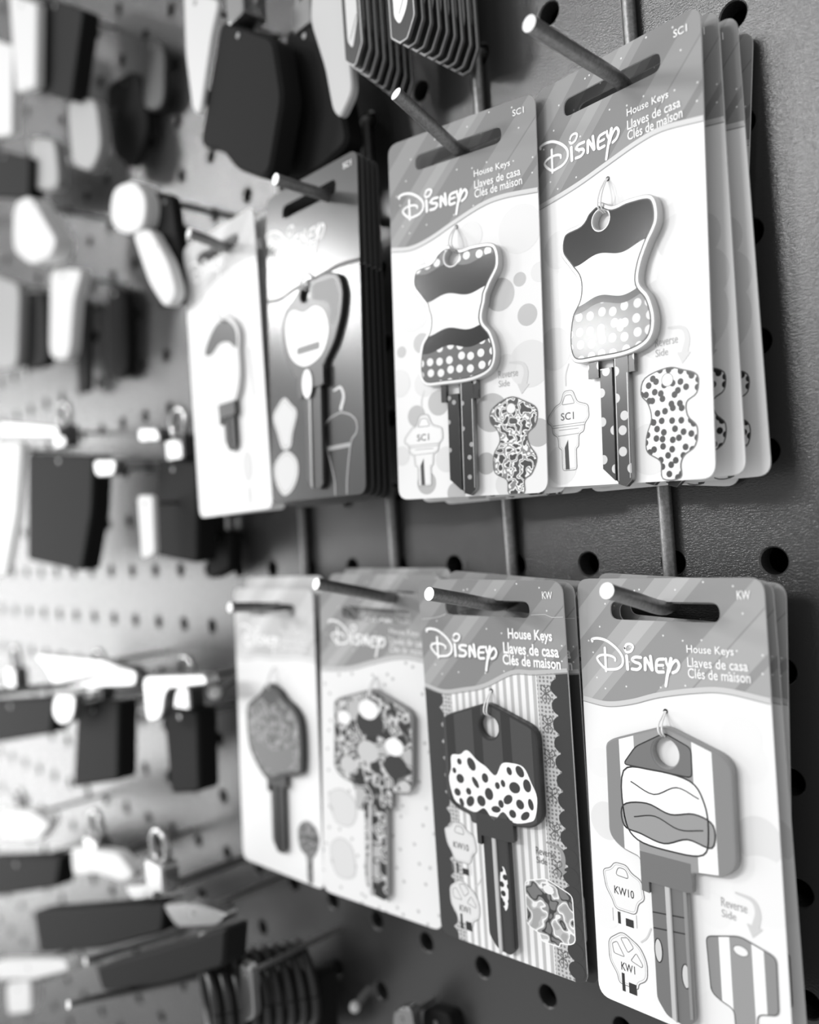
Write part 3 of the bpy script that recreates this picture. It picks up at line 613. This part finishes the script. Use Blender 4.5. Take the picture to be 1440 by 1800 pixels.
stack(make_scallop_card(), [((-70.0,-21.8,-53.8),(.9,1.0,5.1)), ((-68.9,-18.2,-54.6),(.5,.8,4.4)), ((-69.4,-14.0,-53.4),(.3,4.2,2.4))],
      ['key card with black scalloped borders and lace strip, black-spotted dark key on it', 'card just behind the scalloped-border key card, only its black edge showing', 'skewed rearmost card behind the scalloped-border key card, corner rising over its top'], 'scalloped key cards on the second lower hook')
stack(make_party_card(), [((-124.5,-17.5,-58.0),(-.6,3.7,10.9)), ((-124.0,-12.6,-53.0),(-.4,1.4,8)), ((-122.5,-7.6,-51.5),(0,.6,5))],
      ['blurred key card with busy patterned house-shaped key, third from right, lower row', 'card behind the blurred patterned-key card, header showing above it', 'rearmost card behind the patterned-key card of the lower row'], 'patterned key cards on the third lower hook')
stack(make_pale_card(), [((-177.6,-20.4,-57.6),(-2.1,.1,2.3)), ((-176.6,-14.6,-53.6),(-1,-.6,1.2))],
      ['blurred pale key card with a dark lopsided key, leftmost in the lower row', 'card behind the leftmost pale key card of the lower row'], 'pale key cards on the fourth lower hook')

# ------------------------------------------------------------------ pegboard
P25 = 25.4
def pegboard():
    mb = MB(); N = 24; r = 3.2; th = 5.0
    x0, x1, z0, z1 = -30, 3, -15, 18
    for i in range(x0, x1):
        for j in range(z0, z1):
            cx, cz = i * P25, j * P25
            circ = [(cx + r * math.cos(2 * PI * k / N), cz + r * math.sin(2 * PI * k / N)) for k in range(N)]
            sq = []
            for k in range(N):
                c, s = math.cos(2 * PI * k / N), math.sin(2 * PI * k / N); m = max(abs(c), abs(s)); sq.append((cx + c / m * P25 / 2, cz + s / m * P25 / 2))
            ri = [(cx + (r + .35) * math.cos(2 * PI * k / N), cz + (r + .35) * math.sin(2 * PI * k / N)) for k in range(N)]
            vs = [(x, 0, z) for x, z in sq] + [(x, 0, z) for x, z in ri] + [(x, .3, z) for x, z in circ] + [(x, th, z) for x, z in circ]
            fs = []
            for a in range(3): fs += [(a * N + k, a * N + (k + 1) % N, (a + 1) * N + (k + 1) % N, (a + 1) * N + k) for k in range(N)]
            mb.add(vs, fs, 'peg_paint')
    X0, X1, Z0, Z1 = (x0 - .5) * P25, (x1 - .5) * P25, (z0 - .5) * P25, (z1 - .5) * P25
    mb.add([(X0, 0, Z0), (X1, 0, Z0), (X1, 0, Z1), (X0, 0, Z1), (X0, th, Z0), (X1, th, Z0), (X1, th, Z1), (X0, th, Z1)],
           [(0, 4, 5, 1), (1, 5, 6, 2), (2, 6, 7, 3), (3, 7, 4, 0)], 'peg_paint')
    for A in ((X0 - 900, Z0, X0, Z1),):
        mb.add([(A[0], 0, A[1]), (A[2], 0, A[1]), (A[2], 0, A[3]), (A[0], 0, A[3])], [(0, 1, 2, 3)], 'peg_paint')
    o = mb.build('wall_pegboard'); tag(o, 'dark painted pegboard with a leathery grain and rows of round holes', None, kind='structure')
    mb = MB(); mb.add([(X0 - 900, 40, Z0 - 20), (X1 + 20, 40, Z0 - 20), (X1 + 20, 40, Z1 + 20), (X0 - 900, 40, Z1 + 20)], [(0, 1, 2, 3)], 'backing')  # added backing, stops background light showing through the holes
    for q in (((X1, th, Z0), (X1, 40, Z0), (X1, 40, Z1), (X1, th, Z1)), ((X0, th, Z0), (X0, 40, Z0), (X1, 40, Z0), (X1, th, Z0)), ((X0, th, Z1), (X1, th, Z1), (X1, 40, Z1), (X0, 40, Z1))):
        mb.add(q, [(0, 1, 2, 3)], 'backing')
    o = mb.build('light_stop_panel'); tag(o, 'dark panel added behind the pegboard holes to keep light out', None, kind='structure')
pegboard()

# ------------------------------------------------------------------ hooks
R_W = 1.75
def hook(hx, hz, slot_pt, tip, label, r=R_W, name='peg_hook', group='wire hooks holding the key cards'):
    # tail in the hole, backbone down the board face, prong out to the tip
    r0 = empty(name, (hx, 0, hz)); o = Vector((hx, 0, hz))
    base = (hx, -r - .15, slot_pt[2] - .4)
    back = [(hx, 4, hz + 4), (hx, 2.5, hz + 1), (hx, -.5, hz + .2), (hx, -r - .1, hz - 1.5), (hx, -r - .15, hz - 6), (hx, -r - .15, hz - 14), (hx, -r - .15, base[2] + 6)]
    mb = MB(); tube(mb, [Vector(p) - o for p in smooth3(back, 4)], r, 'hook_wire'); mb.build('hook_backbone', r0)
    mb = MB(); d = (Vector(tip) - Vector(slot_pt)); s = Vector(slot_pt)
    pr = [(hx, -r - .15, base[2] + 6.2), (hx + .1, -r - .2, base[2] + 3.5), (hx + .3, -r - 1.2, base[2] + 1), (hx + (slot_pt[0] - hx) * .45, -r - 5.0, slot_pt[2] - .2)]
    pts = smooth3([Vector(p) for p in pr] + [s, s + d * .5, s + d], 5)
    tube(mb, [p - o for p in pts], r, 'hook_wire', 18, endmat='steel_end'); mb.build('hook_prong', r0)
    tag(r0, label, 'hook', group)
hook(-25.4, 152.4, (-21.2,-16.6,115.9), (-21.2,-50.0,117.2), 'metal peg hook through the slot of the upper right card, prong pointing out')
hook(-76.2, 152.4, (-69.4,-22.0,116.5), (-69.4,-43.0,124.8), 'metal peg hook carrying the grey-dotted key card')
hook(-127.0, 152.4, (-117.8,-30.0,117.6), (-117.8,-47.5,118.4), 'dark peg hook through the glossy black key card')
hook(-177.8, 152.4, (-172,-31.0,116.5), (-172,-46,119), 'peg hook holding the leftmost upper white card')
hook(-25.4, 25.4, (-19.6,-17.0,-9.2), (-19.6,-39.0,-2.9), 'metal peg hook with a bright round tip, through the lower right striped-key card')
hook(-76.2, 25.4, (-67.6,-20.5,-9.2), (-67.6,-45.4,-3.5), 'metal peg hook through the slot of the scalloped-border card')
hook(-127.0, 25.4, (-114.3,-16.0,-8.6), (-114.3,-45.4,-1.2), 'blurred peg hook through the patterned-key card')
hook(-177.8, 25.4, (-174,-20.0,-12.4), (-174,-38.5,-10.4), 'blurred peg hook through the leftmost pale key card')

# ------------------------------------------------------------------ blurred merchandise further along
def slab(name, pix, y, th, mat, label, cat, group=None, r=3, side=None, chamfer=.6, rot=None):
    pts = list(pix); cx = sum(p[0] for p in pts) / len(pts); cz = max(p[1] for p in pts)
    root = empty(name, (cx, y, cz)); mb = MB()
    prism(mb, rounded([(a - cx, b - cz) for a, b in pts], r, 4), 0, th, mat, side or mat, chamfer=chamfer)
    body = mb.build(name + '_body', root); tag(root, label, cat, group)
    if y < -5:
        zz = [b for k_ in range(40) for b in [cz - k_ * .5] if inside((cx, b), pts)]; zz = (zz[0] if zz else cz) - 3.5
        w0 = ' '.join(label.split()[:10]).rstrip(','); pr = empty('hanging_prong', (cx, 0, zz)); mp_ = MB(); tube(mp_, [(0, 3, 0), (0, y * .5, 0), (0, y - .2, 0)], 1.0, 'steel', 8); mp_.build('prong_rod', pr); tag(pr, 'thin prong behind the ' + w0, 'hook', 'thin prongs at left')
    return root, (cx, cz)
def ring(root, c, R, r, axis=(1, .2, 0), mat='chrome', name='split_ring'):
    mb = MB(); torus(mb, c, R, r, axis, mat); mb.build(name, root)
def fob(pix, y, th, label, mat='leather', ringpix=None, group=None, cat='key fob', r=4, name='leather_fob'):
    root, (cx, cz) = slab(name, pix, y, th, mat, label, cat, group, r=r, chamfer=1.2)
    ring(root, (0, th / 2, 5), 6.5, 1.1, (0, 1, .2)); mb = MB()
    prism(mb, rounded(rect(-5, -5, 5, 5), 1.5), -.8, th + .8, 'chrome', chamfer=.5); mb.build('metal_clasp', root)
    mb = MB(); tube(mb, [(0, th / 2, 11), (0, th / 2, 34)], 1.0, 'chrome', 8); mb.build('hang_chain', root)
    return root
for hx, zb, sl in ((-77.6, 249.6, .105), (-100, 248.6, .243)):
    root = empty('tag_hook', (hx, 0, zb)); mb = MB(); tube(mb, [(0, 4, -.5), (0, -2, .4), (0, -25, 25 * sl), (0, -52, 52 * sl)], 1.75, 'hook_wire', 14, endmat='steel_end'); mb.build('hook_prong', root)
    tag(root, 'hook above the frame carrying the %s tags' % ('fanned bright-rimmed' if hx > -90 else 'dark'), 'hook', 'tag hooks')
# upper tier: fanned metal tags at the top, in focus range
def tag_stack(x, y, z, n, w, h, dy, dz, group, word, dx=0.0, face='ink_white'):
    root = empty('key_tag', (x, y, z)); mb = MB(); c = 3.4
    pl = [(-w / 2, 0), (-w / 2 + 0, 0), (w / 2, 0)]
    P = [(-w / 2, h), (-w / 2, c * .9), (-w / 2 + c, 0), (w / 2 - c, 0), (w / 2, c * 1.5), (w / 2, h)]
    prism(mb, rounded(P, .6, 3), -.5, .5, 'dark_plate', 'steel', [ellipse(0, h - 5, 2.4, n=16)], chamfer=.15)
    outline(mb, rounded(inset(ccw(P), .3), .6, 3), .3, -.53, 'ink_light')
    mb.build('tag_plate', root)
    mb = MB(); ink(mb, rounded([(-w / 2 + 2.0, h - 1), (-w / 2 + 2.0, 8), (-w / 2 + 4, 5), (w / 2 - 3.2, 8), (w / 2 - 1.4, 13), (w / 2 - 1.4, h - 1)], 1.4, 4), -.56, face)
    ribbon(mb, [(-1, 8), (2.6, 14)], .3, -.6, 'ink_line'); mb.build('tag_label', root)
    words = ['frontmost', 'second', 'third', 'fourth', 'fifth', 'sixth', 'seventh', 'eighth', 'ninth', 'tenth']
    for i in range(n):
        o = root if i == 0 else copy_tree(root)
        o.location = Vector((x + dx * i, y + dy * i, z + dz * i)) * S
        o.rotation_euler = Euler((0, math.radians(random.uniform(-.2, .2)), math.radians(random.uniform(-2, 2)))) if i else Euler((0, 0, 0))
        tag(o, '%s from the front of the %s' % (words[i], word), 'key tag', group)
tag_stack(-78.6, -29.0, 147.4, 9, 10.0, 110, 2.9, -.3, 'metal key tags fanned on the top centre hook', 'bright-rimmed metal tags fanned at top centre', .25)
tag_stack(-99.6, -29.0, 150.0, 8, 8.4, 110, 2.9, -.7, 'dark key tags on the hook left of the top centre', 'dark tags left of the fanned ones', -.1, 'ink_light')
# pale woven strap and two black leather fobs
slab('woven_strap', [(-120.4, 192.2), (-101.7, 182.2), (-105.4, 163.3), (-105.1, 145.8), (-111.8, 140.2), (-115.3, 143.9), (-117.7, 158.4), (-123.2, 175.4)], -26, 2.5, 'pale_strap', 'pale woven strap hanging between the black fobs and the dark tags', 'strap')
fob([(-144.0, 185.3), (-126.2, 179.7), (-119.5, 159.3), (-115.7, 135.8), (-131.5, 132.4), (-150.6, 135.2), (-150.5, 158.9)], -20, 7, 'black leather fob behind the pale strap, right one of the two black fobs', group='black leather fobs at the top')
fob([(-164.9, 194.6), (-135.2, 174.2), (-132.5, 153.8), (-142.0, 133.2), (-146.8, 132.3), (-162.7, 141.3), (-170.5, 151.0), (-184.8, 157.2)], -32, 8, 'large black leather fob, left one of the two at the top', group='black leather fobs at the top')
slab('hang_tag', [(-185.2, 215.0), (-162.1, 199.2), (-168.2, 190.2), (-179.2, 166.5), (-184.5, 169.5), (-186.8, 190.6)], -34, 1.5, 'ink_light', 'narrow pale hang tag left of the big black fob', 'hang tag')
# far upper left
slab('hang_tag', [(-350.3, 296.1), (-316.1, 274.4), (-323.9, 238.3), (-349.5, 245.7)], -36, 4, 'bright_plastic', 'bright white tag in the top left corner, beside a dark flap', 'hang tag')
slab('hang_tag', [(-407.1, 303.4), (-355.6, 273.1), (-365.1, 230.8), (-418.1, 248.7)], -34, 4, 'bright_plastic', 'bright white tag cut by the left edge near the top', 'hang tag')
slab('wallet', [(-323.6, 284.9), (-278.8, 255.4), (-298.5, 222.3), (-337.1, 242.3)], -30, 8, 'leather', 'dark flap hanging beside the bright white tag at top left', 'wallet')
slab('wallet', [(-427.9, 250.1), (-358.3, 217.9), (-363.3, 198.7), (-433.3, 222.6)], -28, 8, 'leather', 'dark square wallet at the left edge under the white tags', 'wallet')
slab('plastic_charm', [(-351.1, 189.2), (-329.3, 186.0), (-314.3, 169.6), (-300.0, 154.7), (-309.1, 149.9), (-335.2, 153.2), (-356.9, 166.7)], -40, 9, 'bright_plastic', 'bright white charm blob near the left edge', 'key charm', r=8)
slab('plastic_charm', [(-245.2, 161.2), (-224.8, 157.9), (-215.6, 146.8), (-219.9, 137.0), (-234.8, 138.3), (-249.6, 147.0)], -38, 9, 'bright_plastic', 'bright white charm at the upper end of the slanting strap', 'key charm', r=8)
slab('lanyard_strap', [(-229.8, 137.7), (-215.3, 135.6), (-202.0, 118.6), (-196.9, 104.9), (-207.0, 101.8), (-218.3, 114.2)], -38, 4, 'bright_plastic', 'slanting bright white strap end left of the white key card', 'strap', r=5)
slab('lanyard_strap', [(-226.7, 154.9), (-207.7, 147.7), (-205.4, 131.5), (-201.1, 110.7), (-205.8, 102.2), (-216.9, 121.5), (-226.2, 137.7)], -32, 4, 'leather', 'slanting dark strap beside the bright white strap', 'strap', r=5)
slab('plastic_charm', [(-316.5, 231.5), (-285.0, 219.5), (-282.5, 195.4), (-294.9, 188.8), (-316.1, 199.6)], -24, 5, 'mid_plastic', 'pale grey charm below the dark flap at top left', 'key charm', r=8)
slab('plastic_charm', [(-368.7, 233.7), (-334.5, 219.4), (-332.8, 194.1), (-365.6, 204.0)], -24, 5, 'mid_plastic', 'grey charm beside the square wallet', 'key charm', r=8)
slab('hang_tag', [(-307.5, 239.9), (-274.8, 233.9), (-266.5, 204.0), (-283.7, 189.1), (-306.2, 205.5)], -8, 3, 'leather', 'dark soft tag against the board at upper left', 'hang tag', r=8)
slab('hang_tag', [(-267.2, 246.3), (-247.3, 231.8), (-252.0, 205.9), (-271.0, 212.1)], -8, 3, 'black_plastic', 'small dark tag high on the left part of the board', 'hang tag', r=8)
# middle left
slab('luggage_tag', [(-400.4, 157.8), (-365.7, 150.5), (-367.4, 112.0), (-404.5, 115.0)], -22, 5, 'leather', 'dark rounded luggage tag at left, between pale columns', 'luggage tag', r=10)
slab('plastic_charm', [(-335.5, 153.8), (-296.8, 142.3), (-309.0, 133.0), (-319.1, 104.6), (-344.5, 110.0)], -30, 5, 'bright_plastic', 'pale bone-shaped charm left of centre height', 'key charm', r=8)
slab('plastic_charm', [(-432.0, 176.8), (-384.3, 158.0), (-395.7, 115.2), (-442.7, 122.1)], -28, 5, 'mid_plastic', 'grey charm at the left edge, mid height', 'key charm', r=8)
slab('luggage_tag', [(-325.0, 146.1), (-304.0, 137.9), (-309.0, 95.7), (-329.6, 98.1)], -6, 3, 'leather', 'dark narrow tag right of the bone-shaped charm', 'luggage tag', r=8)
slab('luggage_tag', [(-360.2, 148.6), (-346.0, 143.9), (-350.8, 95.0), (-365.4, 97.3)], -8, 3, 'leather', 'thin dark tag behind the bone-shaped charm', 'luggage tag', r=6)
def clip_item(pix, y, label, th=9, tagpix=None, group='black fobs with metal clips at left', tip=None, mat='leather', wire=None):
    root, (cx, cz) = slab('clip_fob', pix, y, th, mat, label, 'key fob', group, r=3, chamfer=1)
    mb = MB(); prism(mb, rounded(rect(-7, -2, 7, 9), 2), 1, th - 1, 'chrome', chamfer=.8); mb.build('metal_clip', root)
    ring(root, (0, th / 2, 14), 6, 1.4, (0, 1, 0)); return root
clip_item([(-371.4, 65.1), (-289.5, 55.2), (-296.0, 29.8), (-311.9, 2.7), (-381.4, 9.2)], -34, 'large black fob at left under a silver clip, mid height')
clip_item([(-248.7, 49.0), (-215.5, 44.6), (-220.8, 4.4), (-256.5, 8.4)], -24, 'tall black fob just left of the white key card, mid height')
slab('hang_tag', [(-240.8, 33.7), (-227.0, 32.7), (-228.4, 8.9), (-240.5, 7.3)], -38, 2, 'ink_light', 'narrow pale tag in front of the tall black fob', 'hang tag')
slab('hang_tag', [(-415.6, 75.0), (-372.8, 71.2), (-386.3, 35.0), (-410.5, 1.6), (-429.7, 1.7)], -36, 3, 'ink_light', 'long pale tag at the left edge beside the large black fob', 'hang tag')
clip_item([(-238.2, 18.1), (-217.4, 16.3), (-219.3, 0.9), (-237.3, -3.8)], -10, 'small dark fob in shadow under the leftmost white card', 6)
# lower left rows
clip_item([(-462.0, -73.0), (-338.6, -58.3), (-347.8, -77.3), (-467.5, -100.8)], -40, 'low black fob at the left edge under a straight wire')
clip_item([(-326.2, -61.0), (-280.0, -55.5), (-286.5, -91.4), (-338.7, -103.8)], -34, 'square black fob between two silver swivel clips')
clip_item([(-254.2, -55.8), (-225.1, -54.9), (-227.6, -87.8), (-252.3, -93.3)], -26, 'black fob hanging right of the second swivel clip')
clip_item([(-376.4, -171.7), (-227.8, -126.2), (-231.5, -138.8), (-290.2, -163.7), (-370.2, -191.4)], -44, 'broad black box-shaped fob at lower left')
clip_item([(-283.8, -167.1), (-220.7, -139.2), (-171.4, -116.7), (-174.7, -130.7), (-218.8, -151.8), (-278.2, -175.8)], -50, 'long black fob lying along the lowest wires')
clip_item([(-484.5, -172.8), (-355.7, -141.3), (-364.7, -159.1), (-489.8, -199.3)], -36, 'dark fob at the left edge above the box-shaped one')
for pix, y, lb in (([(-362.8, -38.8), (-279.8, -35.9), (-247.0, -38.2), (-249.0, -44.5), (-336.4, -53.7), (-345.4, -46.1)], -40, 'long silver buckle above the square black fob'),
                   ([(-327.5, -55.3), (-302.6, -52.8), (-307.0, -63.7), (-321.4, -69.2), (-332.0, -65.1)], -44, 'silver oval swivel clip at lower left'),
                   ([(-246.4, -40.4), (-195.3, -35.3), (-193.4, -39.3), (-227.2, -44.2), (-231.8, -56.4), (-245.0, -59.4)], -38, 'silver swivel clip with a long bar'),
                   ([(-419.1, -128.1), (-373.6, -119.1), (-344.3, -120.4), (-363.1, -132.5), (-422.2, -144.5)], -44, 'pale plastic buckle at the left edge, low'),
                   ([(-319.7, -125.3), (-268.1, -116.3), (-252.8, -122.0), (-264.3, -127.8), (-291.1, -130.8), (-319.2, -139.0)], -44, 'pale curved buckle above the box-shaped fob'),
                   ([(-258.7, -126.6), (-223.5, -116.5), (-222.3, -120.9), (-252.0, -131.3)], -46, 'short silver buckle end at lower left'),
                   ([(-229.8, -126.8), (-208.2, -119.9), (-179.9, -116.8), (-186.7, -122.8), (-218.8, -133.2)], -44, 'silver buckle plate right of the box-shaped fob'),
                   ([(-432.3, -214.2), (-327.8, -179.3), (-321.4, -182.0), (-368.8, -202.5), (-434.4, -225.1)], -48, 'pale bar at the lower left edge'),
                   ([(-421.5, -224.0), (-381.9, -207.9), (-383.4, -225.4), (-421.0, -240.6)], -46, 'pale rounded buckle in the lower left corner'),
                   ([(-391.7, 83.8), (-314.0, 71.2), (-310.7, 65.9), (-393.0, 76.6)], -40, 'silver bar at the left edge over the large black fob'),
                   ([(-244.1, 61.7), (-227.3, 59.5), (-225.2, 53.8), (-244.0, 55.5)], -34, 'silver knob above the tall black fob'),
                   ([(-280.5, 52.2), (-257.6, 49.9), (-260.8, 43.4), (-279.2, 44.5)], -38, 'silver knob between the two black fobs')):
    slab('metal_buckle', pix, y, 5, 'bright_plastic' if 'pale' in lb else 'chrome', lb, 'buckle', 'buckles and clips at left', r=5)
def prong(a, b, label, r=1.6, ball=None):
    # straight display prong, from the board side to its free end
    a, b = Vector(a), Vector(b); d = (a - b).normalized()
    base = a + d * max(0, (-3 - a.y) / d.y) if d.y > .05 else a
    root = empty('display_prong', base); mb = MB()
    tube(mb, [(0, 0, 0), (base * -1 + a), (b - base)] if (a - base).length > 1 else [(0, 0, 0), (b - base)], r, 'chrome', 14, endmat='steel_end'); mb.build('prong_rod', root)
    if ball:
        mb = MB(); bm = bmesh.new(); bmesh.ops.create_uvsphere(bm, u_segments=16, v_segments=10, radius=ball)
        mb.add([v.co + (b - base) for v in bm.verts], [[v.index for v in f.verts] for f in bm.faces], 'bright_plastic', True); bm.free(); mb.build('prong_tip', root)
    tag(root, label, 'hook', 'display prongs further along the board')
prong((-212.0, -13.6, -41.8), (-212.0, -24.8, -46.3), 'short prong with a pale ball tip left of the lowest pale key card', 1.2, 2.7)
prong((-250.0, -19.6, -172.2), (-250.0, -74.5, -160.0), 'long bright wire running to the black coil at lower left')
prong((-290.0, -6.0, -170.7), (-290.0, -51.9, -165.9), 'bright wire above the long black fob, lower left')
prong((-330.0, -7.7, -53.9), (-330.0, -74.7, -49.2), 'straight wire crossing the left edge over the low fob')
prong((-160.0, 12.5, -149.4), (-160.0, -6.6, -157.9), 'forked prong with a bright tip at bottom centre', 1.4, 2.0)
# coiled black key spring hanging at the bottom
root = empty('coil_keychain', (-187.7, -30, -151.5))
for i in range(9):
    mb = MB(); torus(mb, (2.2 * i - 8, 3.6 * i - 14, 0), 13, 1.9, (.35, 1, .05), 'black_plastic', squash=1.0); mb.build('coil_loop', root)
mb = MB(); tube(mb, smooth3([(-8, -14, 12), (-9, -17, 18), (-6, -16, 24), (-3, -10, 18)]), 1.3, 'chrome', 8); mb.build('clip_hook', root)
tag(root, 'black plastic spiral coil keychain at the bottom, left of centre', 'keychain')
root, _ = slab('metal_buckle', [(-177.8, -133.0), (-170.5, -132.6), (-170.5, -150.0), (-179.1, -155.1)], -42, 3, 'chrome', 'upright silver clasp at the bottom, right of the black coil', 'buckle', 'buckles and clips at left')
slab('clip_fob', [(-207.8, -160.2), (-167.9, -145.7), (-169.0, -173.4), (-218.4, -193.4)], -16, 8, 'leather', 'black fob behind the coil at the bottom', 'key fob', 'black fobs with metal clips at left')
slab('clip_fob', [(-124.7, -145.6), (-111.9, -143.1), (-110.5, -154.5), (-126.8, -161.1)], -6, 5, 'leather', 'dark fob edge at the bottom, left of the lower holes', 'key fob', 'black fobs with metal clips at left')
slab('metal_buckle', [(-130.4, -144.7), (-121.8, -140.6), (-120.2, -150.9), (-131.5, -155.4)], -14, 4, 'chrome', 'small silver clasp at the bottom edge below the forked prong', 'buckle', 'buckles and clips at left')

# ------------------------------------------------------------------ lights: shop fixtures, added glare lights, ambient fill
def area_light(name, direction, dist, size, size_y, power, target=(-90, 0, 40)):
    l = bpy.data.lights.new(name, 'AREA'); l.shape = 'RECTANGLE'; l.size = size; l.size_y = size_y; l.energy = power
    o = bpy.data.objects.new(name, l); COL.objects.link(o)
    d = Vector(direction).normalized(); o.location = Vector(target) * S + d * dist
    o.rotation_euler = d.to_track_quat('Z', 'Y').to_euler(); return o
def az(a, e): a, e = math.radians(a), math.radians(e); return (-math.sin(a) * math.cos(e), -math.cos(a) * math.cos(e), math.sin(e))
area_light('ceiling_fixture', az(31, 17.5), 3.0, .3, .18, 19)
area_light('bow_glare_light', az(40.6, 13.6), 3.0, .16, .10, 6)  # small extra light, added for the glare on the upper right key
area_light('ceiling_fixture_far', az(54, 20), 3.6, .4, .2, 22)
area_light('ceiling_fixture_right', az(16, 24.5), 3.0, .8, .35, 23)
area_light('left_glare_light', az(69, -6), 3.6, 1.4, 2.1, 46)  # added light that gives the left part of the board its glare
w = bpy.data.worlds.new('shop'); bpy.context.scene.world = w; w.use_nodes = True; nt = w.node_tree
bg = nt.nodes['Background']; tc = nt.nodes.new('ShaderNodeTexCoord'); nz = nt.nodes.new('ShaderNodeTexNoise'); nz.inputs['Scale'].default_value = 2.2
nt.links.new(tc.outputs['Generated'], nz.inputs['Vector'])
rp = nt.nodes.new('ShaderNodeMapRange'); rp.inputs['From Min'].default_value = .3; rp.inputs['From Max'].default_value = .7; rp.inputs['To Min'].default_value = .46; rp.inputs['To Max'].default_value = .68
nt.links.new(nz.outputs['Fac'], rp.inputs[0]); nt.links.new(rp.outputs[0], bg.inputs['Color']); bg.inputs['Strength'].default_value = 1.0

# ------------------------------------------------------------------ camera
cd = bpy.data.cameras.new('camera'); cam = bpy.data.objects.new('camera', cd); COL.objects.link(cam)
cam.location = Vector((83.55, -193.75, 14.61)) * S; cam.rotation_euler = Euler((1.5838, .0696, .8121))
cd.sensor_fit = 'VERTICAL'; cd.sensor_height = 36; cd.sensor_width = 28.8; cd.lens = 29.589; cd.clip_start = .005; cd.clip_end = 50
cd.dof.use_dof = True; cd.dof.focus_distance = .206; cd.dof.aperture_fstop = cd.lens / 4.9
sc = bpy.context.scene; sc.camera = cam
sc.view_settings.view_transform = 'Standard'; sc.view_settings.look = 'None'; sc.view_settings.exposure = 0.0; sc.view_settings.gamma = 1.0
sc.view_settings.use_curve_mapping = False
